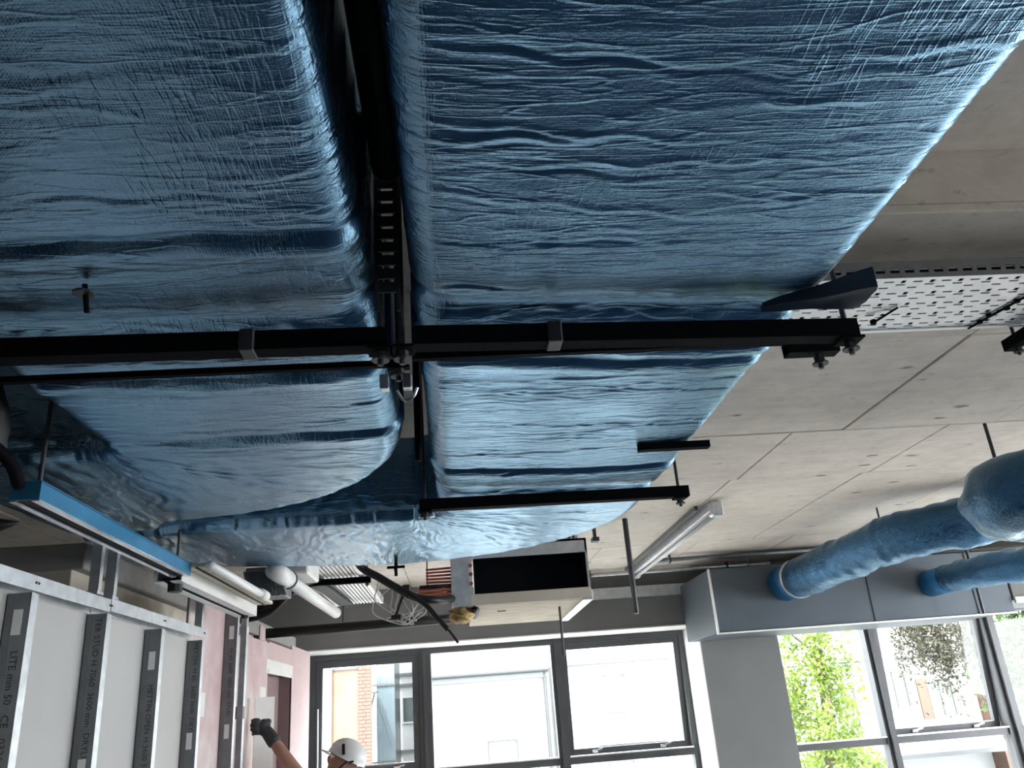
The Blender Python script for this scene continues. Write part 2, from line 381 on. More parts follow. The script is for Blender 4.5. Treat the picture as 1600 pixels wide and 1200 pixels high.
# ------------------------------------------------------------------ windows
def bars(b, x0, x1, z0, z1, wd, ya, yb):
    b.box((x0, ya, z1-wd), (x1, yb, z1)); b.box((x0, ya, z0), (x1, yb, z0+wd))
    b.box((x0, ya, z0+wd), (x0+wd, yb, z1-wd)); b.box((x1-wd, ya, z0+wd), (x1, yb, z1-wd)); return b
def pane(x0, x1, z0, z1, y, parent, name='pane'):
    return B().box((x0, y-0.003, z0), (x1, y+0.003, z1)).make(name, 'window_glass', parent)
def sash(parent, x0, x1, z0, z1, tilt, wd=0.062):
    """awning sash hinged at its head, pushed outwards by tilt"""
    b = bars(B(), x0, x1, z0, z1, wd, FY-0.045, FY+0.02)
    o = b.make('sash', 'frame_grey', parent)
    gl = pane(x0+wd, x1-wd, z0+wd, z1-wd, FY-0.01, o)
    hb = B()
    for hx in (x0+0.22*(x1-x0), x1-0.22*(x1-x0)):
        hb.box((hx-0.045, FY-0.075, z0+0.012), (hx+0.02, FY-0.045, z0+0.045), 0.006); hb.bar((hx-0.03, FY-0.075, z0+0.03), (hx+0.075, FY-0.085, z0+0.055), 0.014, 0.016)
    hb.bar((x0+0.25*(x1-x0), FY-0.06, z0+0.075), (x1-0.2*(x1-x0), FY-0.06, z0+0.075), 0.012, 0.012)
    h = hb.make('handle', 'bright_zinc', o)
    if tilt:
        piv = Vector(((x0+x1)/2, FY, z1)); R = Matrix.Rotation(tilt, 4, 'X')
        pw = wloc(parent); cur = wloc(o)
        new = piv+R.to_3x3() @ (cur-piv); o.location = new-pw; o.rotation_euler = (tilt, 0, 0)
    return o
# window 1: three lights over three, dark grey aluminium
x0, x1, z1 = W1[0]+0.002, W1[1]-0.014, W1[3]-0.014
win = struct(bars(B(), x0, x1, 0.47, z1, 0.06, FY-0.06, FY+0.06).make('window_1', 'frame_grey'))
for xm, wdm in ((-0.385, 0.135), (1.10, 0.12)):
    bb = B().box((xm-wdm/2, FY-0.075, 0.53), (xm+wdm/2, FY+0.06, z1-0.06)); bb.box((xm-0.02, FY-0.10, 0.53), (xm+0.02, FY-0.075, z1-0.06))
    bb.make('mullion', 'frame_grey', win)
for a, c in ((x0+0.06, -0.4525), (-0.3175, 1.04), (1.16, x1-0.06)):
    t = B().box((a, FY-0.055, 1.29), (c, FY+0.05, 1.365)).make('transom', 'frame_grey', win)
    B().box((a, FY-0.085, 1.362), (c, FY-0.05, 1.376)).make('transom_trim', 'aluminium_trim', t)
    pane(a, c, 0.53, 1.29, FY, win)
sash(win, x0+0.062, -0.455, 1.372, z1-0.062, 0.0, 0.075)
pane(-0.3175, 1.04, 1.365, z1-0.06, FY, win)
sash(win, 1.162, x1-0.062, 1.372, z1-0.062, 0.075)
# thin stay and lever on the left sash
B().tube([(-1.555, FY-0.09, 1.38), (-1.56, FY-0.09, 2.05)], 0.008, 8).make('stay_rod', 'white_pvc', win)
# window 2: beyond the pier
x0, x1, z1 = W2[0]+0.002, W2[1]-0.002, W2[3]-0.002
win2 = struct(bars(B(), x0, x1, 0.47, z1, 0.06, FY-0.06, FY+0.06).make('window_2', 'frame_grey'))
for xm, wdm in ((4.80, 0.12), (6.27, 0.17), (7.75, 0.12)):
    bb = B().box((xm-wdm/2, FY-0.075, 0.53), (xm+wdm/2, FY+0.06, z1-0.06)); bb.box((xm-0.02, FY-0.12, 0.53), (xm+0.02, FY-0.075, z1-0.06))
    bb.make('mullion', 'frame_grey', win2)
for a, c in ((x0+0.06, 4.74), (4.86, 6.185), (6.355, 7.69), (7.81, x1-0.06)):
    t = B().box((a, FY-0.055, 1.225), (c, FY+0.05, 1.30)).make('transom', 'frame_grey', win2)
    B().box((a, FY-0.085, 1.297), (c, FY-0.05, 1.311)).make('transom_trim', 'aluminium_trim', t)
    pane(a, c, 0.53, 1.225, FY, win2)
pane(x0+0.06, 4.74, 1.30, z1-0.06, FY, win2)
sash(win2, 4.865, 6.18, 1.307, z1-0.062, 0.085)
pane(6.355, 7.69, 1.30, z1-0.06, FY, win2); pane(7.81, x1-0.06, 1.30, z1-0.06, FY, win2)

win3 = struct(bars(B(), W3[0]+0.002, W3[1]-0.002, 0.92, W3[3]-0.002, 0.06, FY-0.06, FY+0.06).make('window_3', 'frame_grey'))
pane(W3[0]+0.06, W3[1]-0.06, 0.98, W3[3]-0.06, FY, win3)

# ------------------------------------------------------------------ insulated ducts
def vnoise(S, U, ss, us, seed):
    r = np.random.default_rng(seed); G = r.random((256, 256))*2-1
    a = S/ss; c = U/us; i = np.floor(a).astype(int); j = np.floor(c).astype(int); fa = a-i; fc = c-j
    fa = fa*fa*(3-2*fa); fc = fc*fc*(3-2*fc); i %= 256; j %= 256; i2 = (i+1) % 256; j2 = (j+1) % 256
    return (G[i, j]*(1-fa)+G[i2, j]*fa)*(1-fc)+(G[i, j2]*(1-fa)+G[i2, j2]*fa)*fc
def duct(parent, name, Lp, Rp, struts, seams, zb, zt, seed, fine=(0.0, 99), bend=99):
    """wrapped rectangular duct between a left and a right edge path (matching XY points)"""
    Lp = np.array(Lp); Rp = np.array(Rp); Cp = (Lp+Rp)/2
    s = np.concatenate([[0], np.cumsum(np.hypot(*np.diff(Cp, axis=0).T))])
    # resample
    st = [0.0]
    while st[-1] < s[-1]:
        st.append(st[-1]+(0.0055 if fine[0] < st[-1] < fine[1] else 0.05))
    st = np.array(st); st[-1] = s[-1]
    L = np.stack([np.interp(st, s, Lp[:, i]) for i in (0, 1)], 1); R = np.stack([np.interp(st, s, Rp[:, i]) for i in (0, 1)], 1)
    wd = np.hypot(*(R-L).T)
    NB = 96; q = np.linspace(0, 1, NB)
    NS = 14
    n = len(st); rad = np.full(n, 0.055)
    for s0 in struts: rad += 0.045*np.exp(-((st-s0)/0.05)**2)
    X = []; Z = []; T = []
    H = zt-zb
    # left side (top to corner), corner, bottom, corner, right side
    for k in range(NS): X.append(np.zeros(n)); Z.append(zt-(H-rad)*k/NS); T.append(np.zeros(n))
    for k in range(9):
        a = k/8*PI/2; X.append(rad*(1-np.cos(a))); Z.append(zb+rad*(1-np.sin(a))); T.append(np.full(n, math.sin(a)))
    for k in range(1, NB-1): X.append(rad+(wd-2*rad)*q[k]); Z.append(np.full(n, zb)); T.append(np.ones(n))
    for k in range(8, -1, -1):
        a = k/8*PI/2; X.append(wd-rad*(1-np.cos(a))); Z.append(zb+rad*(1-np.sin(a))); T.append(np.full(n, math.sin(a)))
    for k in range(NS-1, -1, -1): X.append(wd+0*rad); Z.append(zt-(H-rad)*k/NS); T.append(np.zeros(n))
    X = np.stack(X, 1); Z = np.stack(Z, 1); T = np.stack(T, 1); m = X.shape[1]
    S = np.repeat(st[:, None], m, 1); U = X+np.where(T == 0, (zt-Z)*np.where(X > 0.1, 1, -1), 0)+3.0
    # belly between hangers
    belly = np.zeros(n); pts = sorted(struts)
    near = np.min(np.abs(st[:, None]-np.array(pts)[None]), 1) if pts else np.ones(n)
    belly = 0.014*(1-np.exp(-(near/0.10)**2))
    D = T*belly[:, None]*np.sin(np.clip(X/wd[:, None], 0, 1)*PI)**0.45
    # wrinkle noise, finer along the run than across it
    D += (0.0030*vnoise(S, U, 0.45, 0.45, seed)+0.0008*vnoise(S, U, 0.12, 0.34, seed+1))*(0.35+0.65*T)+0.0004*vnoise(S+0.25*U, U, 0.040, 0.20, seed+2)
    D += 0.0003*vnoise(S-0.2*U, U, 0.020, 0.10, seed+3)
    D += 0.0014*(1-np.abs(vnoise(S+0.12*U, U, 0.07, 0.5, seed+5)))**6
    # long sharp creases
    r = np.random.default_rng(seed+9)
    for k in range(int(42*(st[-1]))):
        s0 = r.uniform(0, st[-1]); u0 = r.uniform(0, 1); ln = r.uniform(0.05, 0.30); amp = r.uniform(0.0006, 0.0026)*(1 if r.random() < .8 else -1); sg = r.uniform(0.0045, 0.0085)
        sl = r.normal(0, 0.10); i0, i1 = np.searchsorted(st, [s0-0.12, s0+0.12])
        if i1-i0 < 3: continue
        x = X[i0:i1]-u0*wd[i0:i1, None]; y = S[i0:i1]-s0-sl*x-0.006*np.sin(x*40+k)
        D[i0:i1] += amp*np.exp(-(x/ln)**4)*(np.exp(-(y/sg)**2)-0.6*np.exp(-((y-1.6*sg)/sg)**2))
    for (s0, amp, sl) in seams:
        x = X-0.5*wd[:, None]; y = S-s0-sl*x-0.008*np.sin(x*9+s0*7)-0.004*np.sin(x*31)
        D += amp*np.exp(-(y/0.030)**2)-amp*1.1*np.exp(-((y+0.045)/0.014)**2)
    for s0 in struts:
        D -= 0.012*np.exp(-((S-s0)/0.045)**2)*T
    # soft pull wrinkles fanning from hangers
    for s0 in struts:
        D += 0.0022*np.exp(-(np.abs(S-s0)/0.12))*np.sin(U*55+18*np.abs(S-s0)+3*vnoise(S, U, 0.1, 0.1, seed+4))*(np.abs(S-s0) > 0.03)
    # gathers fanning round the bend
    mk = np.clip((S-bend)/0.35, 0, 1)
    D += mk*(0.0021*np.sin(S*62+X*16+5*vnoise(S, U, 0.16, 0.22, seed+14))+0.0012*np.sin(S*118-X*22+6*vnoise(S, U, 0.1, 0.15, seed+15)))*(0.35+0.65*np.abs(vnoise(S, U, 0.2, 0.25, seed+16)))
    t = (R-L)/wd[:, None]
    # displacement: outward and down
    out = np.where(X < wd[:, None]*0.5, -1, 1)*(1-T)
    PX = L[:, 0, None]+t[:, 0, None]*(X+out*D); PY = L[:, 1, None]+t[:, 1, None]*(X+out*D); PZ = Z-D*T
    V = np.stack([PX, PY, PZ], 2).reshape(-1, 3)
    i = np.arange(n-1)[:, None]*m; j = np.arange(m-1)[None]
    a = (i+j); F = np.stack([a, a+m, a+m+1, a+1], 2).reshape(-1, 4)
    i = np.arange(n-1)*m; F2 = np.stack([i+m-1, i+2*m-1, i+m, i], 1)
    F = np.concatenate([F, F2]).tolist()
    F.append(list(range(m))); F.append(list(range((n-1)*m, n*m))[::-1])
    return mesh(name, V, F, 'foil', parent, smooth=True)
def arc(c, r, a0, a1, n=40): return [(c[0]+r*math.cos(a), c[1]+r*math.sin(a)) for a in np.linspace(a0, a1, n)]
def line(a, b, n=12): return [(a[0]+(b[0]-a[0])*t, a[1]+(b[1]-a[1])*t) for t in np.linspace(0, 1, n)]
ZB, ZT = 2.66, 3.0
Y0 = -2.8
# left duct: along Y then elbow to the left
LL = line((-0.97, Y0), (-0.97, 2.22))+arc((-1.03, 2.25), 0.06, 0, PI/2, 40)+line((-1.05, 2.31), (-1.11, 2.31), 4)+line((-1.15, 2.31), (-1.48, 2.31))
LR = line((-0.135, Y0), (-0.135, 2.22))+arc((-1.055, 2.25), 0.92, 0, PI/2, 40)+line((-1.10, 3.19), (-1.16, 3.29), 4)+line((-1.2, 3.31), (-1.48, 3.31))
dl = empty('insulated_duct', (-0.55, 0, ZB), 'blue foil wrapped rectangular duct on the left, bending towards the stud wall', 'duct', 'foil wrapped rectangular ducts')
duct(dl, 'foil_jacket', LL, LR, [1.50-Y0], [(1.22-Y0, 0.008, 0.02), (1.80-Y0, 0.010, -0.02), (2.24-Y0, 0.009, 0.0)], ZB, ZT, 11, (2.9, 6.9), 2.15-Y0)
RL = line((-0.06, Y0), (-0.06, 3.20))+arc((-0.16, 3.22), 0.10, 0, PI/2)+line((-0.30, 3.32), (-1.48, 3.325))
RR = line((0.80, Y0), (0.80, 3.30))+arc((-0.31, 3.33), 1.11, 0, PI/2)+line((-0.40, 4.44), (-1.48, 4.08))
dr = empty('insulated_duct', (0.37, 0, ZB), 'wide blue foil wrapped duct in the middle, curving left above the window end', 'duct', 'foil wrapped rectangular ducts')
duct(dr, 'foil_jacket', RL, RR, [1.50-Y0, 3.0-Y0], [(1.70-Y0, 0.010, 0.04), (1.80-Y0, 0.007, 0.03), (2.72-Y0, 0.010, 0.0)], ZB, ZT, 23, (2.9, 8.2), 3.2-Y0)
# torn flap of insulation at the strut end
bm = bmesh.new(); bmesh.ops.create_cube(bm, size=1); bmesh.ops.subdivide_edges(bm, edges=bm.edges[:], cuts=5, use_grid_fill=True)
for v in bm.verts:
    p = v.co; q = p.x+0.5
    v.co = Vector((0.66+0.21*q+0.003*math.sin(17*p.y), 1.475-0.055*q*(0.5-p.y)*1.3+0.02*p.y, 2.628+(p.z+0.5)*(0.012+0.034*q)+0.002*math.sin(9*p.x+4*p.y)))
shade_auto(B().bm(bm).make('insulation_flap', 'foil_shadow_side', dr, True), 0.9)

# ------------------------------------------------------------------ strut hangers under the ducts
def channel(b, a, c, wd=0.041, ht=0.041, t=0.004, slot=True):
    """U channel with in-turned lips, open side up, along X or Y between a and c (centre of its underside)"""
    a = Vector(a); c = Vector(c); d = (c-a).normalized(); n = Vector((-d.y, d.x, 0)); up = Vector((0, 0, 1))
    def bb(o0, o1, z0, z1):
        P = []
        for q in (a, c):
            P += [q+n*o0+up*z0, q+n*o1+up*z0, q+n*o1+up*z1, q+n*o0+up*z1]
        b.add([p[:] for p in P], [(3,2,1,0),(4,5,6,7),(0,1,5,4),(1,2,6,5),(2,3,7,6),(3,0,4,7)])
    h = wd/2
    bb(-h, -h+t, 0, ht); bb(h-t, h, 0, ht); bb(-h+t, h-t, 0, t)
    bb(-h+t, -h+0.011, ht-t, ht); bb(h-0.011, h-t, ht-t, ht)
    return b
def rodset(parent, x, y, z0, z1, r=0.006):
    B().tube([(x, y, z0), (x, y, z1)], r, 8).make('threaded_rod', 'rod_steel', parent)
    nb = B().disc_ring((x, y, z0+0.022), (0, 0, 1), 0.013, 0.012, 6); nb.disc_ring((x, y, z0+0.012), (0, 0, 1), 0.018, 0.004, 12)
    nb.make('nut', 'rod_steel', parent)
def hanger(y, xa, xb, z, rods, label, wd=0.041, ht=0.041, skew=0.0):
    e = empty('strut_hanger', ((xa+xb)/2, y, z), label, 'bracket', 'strut hangers under the ducts')
    channel(B(), (xa, y, z), (xb, y+skew, z), wd, ht).make('channel', 'dark_strut', e)
    for rx in rods:
        ry = y+skew*(rx-xa)/(xb-xa)
        rodset(e, rx, ry, z-0.035, CE+0.02 if y > 2 else 3.41)
        B().box((rx-0.025, ry-wd/2-0.004, z-0.006), (rx+0.025, ry+wd/2+0.004, z), 0.001).make('plate_washer', 'dark_strut', e)
    return e
h1 = hanger(1.47, -1.45, -0.115, 2.585, [-1.10, -0.128], 'black strut channel under the left duct, nearest the camera', skew=0.03)
h2 = hanger(1.50, -0.065, 0.885, 2.585, [-0.085, 0.868], 'black strut channel across the middle duct, nearest the camera', skew=0.05)
B().box((-0.40, 1.468, 2.583), (-0.37, 1.522, 2.630), 0.003).make('joint_clip', 'rod_steel', h1)
B().box((0.21, 1.488, 2.583), (0.24, 1.542, 2.630), 0.003).make('joint_clip', 'rod_steel', h2)
h3 = hanger(1.675, -1.35, -0.10, 2.622, [-0.104], 'slim black rail just behind the strut under the left duct', 0.015, 0.014)
h4 = hanger(1.650, -0.07, 0.80, 2.624, [], 'slim black rail just behind the strut under the middle duct', 0.017, 0.016, 0.0)
channel(B(), (0.775, 1.66, 2.60), (0.895, 1.66, 2.60), 0.035, 0.030).make('end_bracket', 'dark_strut', h4); rodset(h4, 0.85, 1.66, 2.565, 2.66)
h5 = hanger(2.98, -0.12, 0.90, 2.60, [-0.10, 0.865], 'black strut channel holding the middle duct before its bend', skew=0.02)
h6 = hanger(2.46, 0.60, 0.83, 2.63, [], 'short black bracket stub at the right edge of the middle duct', 0.03, 0.022)
# bright square washers and loop where the rails meet
for dx in (-0.135, -0.085): B().box((dx-0.010, 1.66, 2.566), (dx+0.010, 1.685, 2.60), 0.002).make('square_washer', 'bright_zinc', h3)
B().tube(smooth_path([(-0.11, 1.70, 2.575), (-0.095, 1.71, 2.555), (-0.075, 1.705, 2.56), (-0.065, 1.70, 2.58)], 5), 0.0035, 8).make('wire_loop', 'bright_zinc', h3)
for dx in (-0.115, -0.075): B().disc_ring((dx, 2.99, 2.585), (0, 0, 1), 0.010, 0.014, 8).make('bolt_head', 'bright_zinc', h5)
# slotted strap hanging in the gap between the ducts
sp = B()
for k in range(14): sp.box((-0.125, 1.40, 2.66+k*0.03), (-0.085, 1.404, 2.682+k*0.03))
sp.box((-0.129, 1.399, 2.62), (-0.122, 1.405, 3.41)); sp.box((-0.088, 1.399, 2.62), (-0.081, 1.405, 3.41))
tag(sp.make('slotted_strap', 'rod_steel'), 'dark slotted metal strap hanging in the gap between the two ducts', 'strap')
tag(B().tube([(-0.095, 2.40, 2.62), (-0.095, 2.40, CE+0.02)], 0.010, 8).make('drop_rod', 'dark_strut'), 'thin black drop rod in the gap beside the middle duct', 'rod')
gp_ = empty('black_tube', (-0.097, -0.6, 2.86), 'added black tube that darkens the gap between the two big ducts', 'pipe')  # black tube added up here to keep the duct gap dark
B().tube([(-0.097, -2.8, 2.92), (-0.097, 1.36, 2.92)], 0.033, 12).make('gap_fill', 'black_rubber', gp_, True)
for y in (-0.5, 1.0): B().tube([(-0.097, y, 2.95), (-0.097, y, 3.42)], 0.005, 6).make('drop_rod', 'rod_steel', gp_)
# dark puncture patch with a pin on the left duct
pt = empty('fixing_pin', (-0.62, 1.295, 2.62), 'small dark fixing pin with a washer on the left duct', 'pin')
B().disc_ring((-0.62, 1.295, 2.622), (0, 0, 1), 0.018, 0.004, 10).make('washer', 'rod_steel', pt); B().tube([(-0.62, 1.295, 2.64), (-0.615, 1.305, 2.59)], 0.005, 8).make('pin', 'dark_strut', pt)
# cross pin under the far bend
pt2 = empty('fixing_pin', (0.0, 4.22, 2.60), 'dark cross-shaped pin under the far bend of the middle duct', 'pin')
B().bar((-0.345, 4.25, 2.615), (-0.255, 4.25, 2.615), 0.014, 0.012).bar((-0.30, 4.22, 2.60), (-0.30, 4.28, 2.63), 0.016, 0.014).make('cross_bar', 'dark_strut', pt2)
B().tube([(-0.30, 4.25, 2.57), (-0.30, 4.25, 2.66)], 0.008, 8).make('pin', 'dark_strut', pt2)

# ------------------------------------------------------------------ perforated cable tray
tr = empty('cable_tray', (2.9, 2.26, 3.02), 'wide pale perforated steel cable tray beyond the middle duct', 'cable tray')
ty0, ty1, tz = 2.09, 2.47, 3.02; px, py = 0.046, 0.0190
nrow = 20; ncol = int((5.0-0.92)/px); b = B()
for i in range(ncol):
    for j in range(nrow):
        xa = 0.92+i*px; ya = ty0+j*py; xc = xa+px/2; yc = ya+py/2
        if (j % 4 == 1 and (i+(j//4)) % 2 == 0): hx, hy = 0.0075, 0.0092
        elif (j % 4 == 1) or (j % 4 == 3 and (i+j//4) % 2 == 1) or (j % 4 == 2 and (i+j//4) % 2 == 0): hx, hy = 0.0155, 0.0042
        else: hx = 0
        if not hx: b.add([(xa,ya,tz),(xa,ya+py,tz),(xa+px,ya+py,tz),(xa+px,ya,tz)], [(0,1,2,3)]); continue
        V = [(xa,ya,tz),(xa+px,ya,tz),(xa+px,ya+py,tz),(xa,ya+py,tz),(xc-hx,yc-hy,tz),(xc+hx,yc-hy,tz),(xc+hx,yc+hy,tz),(xc-hx,yc+hy,tz)]
        V += [(v[0], v[1], tz+0.002) for v in V[4:]]
        b.add(V, [(0,4,5,1),(1,5,6,2),(2,6,7,3),(3,7,4,0),(4,8,9,5),(5,9,10,6),(6,10,11,7),(7,11,8,4)])
b.make('tray_bottom', 'tray_steel', tr)
fl = B()
for yy in (ty0-0.003, ty1):
    xa = 0.92
    fl.box((0.92, yy, tz-0.002), (5.0, yy+0.003, tz+0.014)); fl.box((0.92, yy, tz+0.030), (5.0, yy+0.003, tz+0.055))
    for i in range(ncol+1): fl.box((0.92+i*px, yy, tz+0.014), (0.92+i*px+0.016, yy+0.003, tz+0.030))
fl.make('tray_flange', 'stud_web', tr)  # darker metal stands in for shade on the side turned from the windows
B().box((0.92, ty1-0.012, tz-0.006), (5.0, ty1+0.004, tz-0.0015)).make('tray_rim', 'tray_steel', tr)
for (x, y) in ((1.42, 2.36), (1.27, 2.43)):
    q = B().tube([(x, y, tz-0.02), (x+0.05, y-0.075, tz-0.004)], 0.004, 6); q.disc_ring((x, y, tz-0.018), (0, 0, 1), 0.010, 0.014, 8)
    q.make('tie_bolt', 'dark_strut', tr)
q = B()
for k in range(7):
    q.disc_ring((1.905+0.012*math.sin(k*2.1)-0.012*k, 2.12+0.05*k, tz-0.006), (0, 0, 1), 0.009, 0.010, 7)
    q.bar((1.905-0.012*k, 2.12+0.05*k, tz-0.006), (1.893-0.012*k, 2.17+0.05*k, tz-0.006), 0.007, 0.006)
q.make('splice_bolts', 'dark_strut', tr)
for k in range(10):  # black rods added above the tray so its slots look dark
    yk = 2.112+0.0372*k
    tag(B().tube([(0.95, yk, tz+0.0195), (3.0, yk, tz+0.0195), (4.95, yk, tz+0.0195)], 0.0175, 6).make('slot_filler', 'black_rubber', None, True), 'black rod added above the perforated tray to darken its slots', 'cable', 'added dark fillers behind the tray slots')
tb = empty('tray_bracket', (2.02, 2.3, 2.95), 'dark strut bracket carrying the perforated tray at the right edge', 'bracket')
channel(B(), (2.05, 2.02, 2.965), (2.03, 2.58, 2.965)).make('channel', 'dark_strut', tb)
rodset(tb, 2.035, 2.54, 2.935, CE+0.02)

# ------------------------------------------------------------------ left stud partition
tops = 2.34
YS = [2.05, 2.65, 3.225, 3.825, 4.43]
FX = -1.30
wl = struct(B().box((-1.60, 6.1, 0), (-1.552, 9.099, 0.12)).make('wall_left', 'pink_board'))
def board(y0, y1, z0, z1, x, mat, name='plasterboard', th=0.0125):
    return B().box((x-th, y0, z0), (x, y1, z1), 0.0015).make(name, mat, wl)
board(2.024, 3.22, 0.0, tops+0.02, FX-0.074, 'grey_board')
board(3.224, 4.42, 0.0, tops+0.02, FX-0.074, 'grey_board')
board(4.424, 5.16, 0.0, 2.60, FX-0.074, 'pink_board_filled')
# pink boards of the far wall, around the service opening, ragged top
PX0 = -1.55
board(5.17, 6.30, 0.0, 2.50, PX0+0.03, 'pink_board_filled'); 
board(6.30, 7.13, 0.0, 2.545, PX0, 'pink_board_filled'); board(7.134, 8.10, 2.345, 2.56, PX0, 'pink_board'); board(8.104, 9.09, 0.0, 2.60, PX0, 'pink_board')
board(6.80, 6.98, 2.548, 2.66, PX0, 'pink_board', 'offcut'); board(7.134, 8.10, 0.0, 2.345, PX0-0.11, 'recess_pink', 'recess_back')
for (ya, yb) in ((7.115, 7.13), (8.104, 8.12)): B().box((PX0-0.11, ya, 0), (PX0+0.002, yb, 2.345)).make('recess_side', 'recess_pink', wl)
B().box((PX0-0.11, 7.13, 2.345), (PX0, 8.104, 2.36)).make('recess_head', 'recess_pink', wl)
# filled joints on the far wall
B().box((PX0, 7.06, 2.31), (PX0+0.0015, 8.16, 2.42)).make('filler_band', 'white_reveal', wl)
B().box((PX0, 6.86, 0.3), (PX0+0.0015, 7.05, 2.2)).make('filler_band', 'white_reveal', wl)
B().box((FX-0.0735, 4.44, 1.98), (FX-0.0725, 4.80, 2.10)).make('filler_band', 'white_reveal', wl)
# top track
def track(y0, y1, z, label):
    e = empty('head_track', (FX-0.035, (y0+y1)/2, z-0.045), label, 'metal track', 'galvanised head tracks')
    B().box((FX-0.072, y0, z), (FX+0.003, y1, z+0.0015)).box((FX+0.0015, y0, z-0.045), (FX+0.003, y1, z)).box((FX-0.072, y0, z-0.045), (FX-0.0705, y1, z)).make('track_channel', 'galvanised', e)
    for ys in YS:
        if y0 < ys < y1:
            for d in (0.010, 0.028): B().disc_ring((FX+0.004, ys+d, z-0.02), (1, 0, 0), 0.004, 0.004, 6).make('screw', 'rod_steel', e)
track(-1.0, 3.24, 2.39, 'galvanised head track over the two nearest stud bays')
track(3.25, 4.48, 2.395, 'galvanised head track over the far stud bays, beside pink board')
def text_mesh(name, txt, size, parent, origin, xdir, ydir, mat):
    cu = bpy.data.curves.new(name, 'FONT'); cu.body = txt; cu.size = size; cu.align_y = 'CENTER'; cu.resolution_u = 2
    t = bpy.data.objects.new(name+'_tmp', cu); COL.objects.link(t); bpy.context.view_layer.update()
    dg = bpy.context.evaluated_depsgraph_get(); me = bpy.data.meshes.new_from_object(t.evaluated_get(dg)); me.name = name
    bpy.data.objects.remove(t); me.materials.clear(); me.materials.append(MATS[mat])
    o = bpy.data.objects.new(name, me); link(o, parent)
    xd = Vector(xdir); yd = Vector(ydir); zd = xd.cross(yd); mm = Matrix((xd, yd, zd)).transposed().to_4x4()
    o.rotation_euler = mm.to_euler(); o.location = Vector(origin)-wloc(parent); return o
def stud(y, ztop, label, txt, tz, stick):
    e = empty('metal_stud', (FX-0.035, y+0.02, 0), label, 'metal stud', 'galvanised wall studs')
    B().box((FX-0.070, y, 0.002), (FX, y+0.0012, ztop)).make('web', 'stud_web', e)
    B().box((FX-0.0015, y, 0.002), (FX+0.001, y+0.042, ztop)).box((FX-0.010, y+0.0405, 0.002), (FX-0.0015, y+0.042, ztop)).make('front_flange', 'galvanised', e)
    B().box((FX-0.070, y+0.0012, 0.002), (FX-0.0685, y+0.040, ztop)).make('back_flange', 'stud_web', e)
    # pressed rib in the web
    B().box((FX-0.052, y-0.0015, 0.002), (FX-0.049, y, ztop)).make('web_rib', 'stud_web', e)
    if txt: text_mesh('print', txt, 0.031, e, (FX-0.028, y-0.0012, tz), (0, 0, -1), (1, 0, 0), 'black_ink')
    for zs in stick: B().box((FX-0.045, y-0.003, zs), (FX-0.018, y-0.0005, zs+0.075)).make('sticker', 'sticker', e)
    return e
stud(YS[0], tops, 'galvanised stud at the left edge of the picture', None, 0, [])
stud(YS[1], tops, 'dark galvanised stud with a CE mark, leftmost wholly in view', 'LITE mm 50   CE   0321 60 70 STUD', 2.17, [2.215])
stud(YS[2], tops, 'galvanised stud printed 3600mm with a sticker low down, below the track joint', 'TER STUD H 7060  3600 mm  DRYLINE', 2.325, [1.77])
stud(YS[3], tops, 'galvanised stud with a white sticker near its top, third along', 'METTIN OPEN H 3600 3600 mm', 2.11, [2.17])
stud(YS[4], tops, 'galvanised stud with low sticker beside the first pink board', 'METTIN  H 60  3600 3600  DRYLINE', 2.33, [1.83])
stud(5.11, 2.555, 'tall galvanised end stud standing in front of pink board', 'H  60 3600  3600 mm  STUD', 2.35, [2.40, 1.86])
# short hangers above the track
for (y, z1, lb) in ((3.12, 2.64, 'short galvanised hanger above the track, nearer one of the close pair'), (3.26, 2.64, 'short galvanised hanger standing at the track joint'), (4.40, 2.56, 'short galvanised hanger above the far end of the track')):
    e = empty('stud_hanger', (FX-0.03, y, 2.392), lb, 'metal stud', 'short hangers above the track')
    B().box((FX-0.035, y, 2.398), (FX, y+0.0015, z1)).box((FX-0.002, y, 2.398), (FX, y+0.03, z1)).make('strip', 'galvanised', e)
    B().box((FX-0.040, y-0.01, 2.397), (FX+0.004, y+0.045, 2.408), 0.001).make('foot', 'galvanised', e)
# edge bead at the end of the stud wall
cb = empty('corner_bead', (-1.29, 5.30, 0), 'slender white edge bead standing past the end stud', 'trim')
B().box((-1.325, 5.29, 0), (-1.29, 5.294, 2.60)).box((-1.294, 5.294, 0), (-1.29, 5.335, 2.60)).make('bead', 'galvanised', cb)
B().box((-1.36, 5.30, 2.44), (-1.285, 5.33, 2.49), 0.003).make('bracket', 'white_pvc', cb); B().box((-1.36, 5.30, 1.96), (-1.285, 5.33, 2.03), 0.003).make('bracket', 'pink_board', cb)
# pale bulkhead of the next room seen over the partition
struct(B().box((-1.95, 3.9, 2.36), (-1.75, 9.09, 2.64), 0.004).make('wall_next_room', 'pale_block'))
struct(B().box((-2.30, 3.9, 2.64), (-1.70, 9.09, 2.76), 0.006).make('beam', 'concrete_wall'))

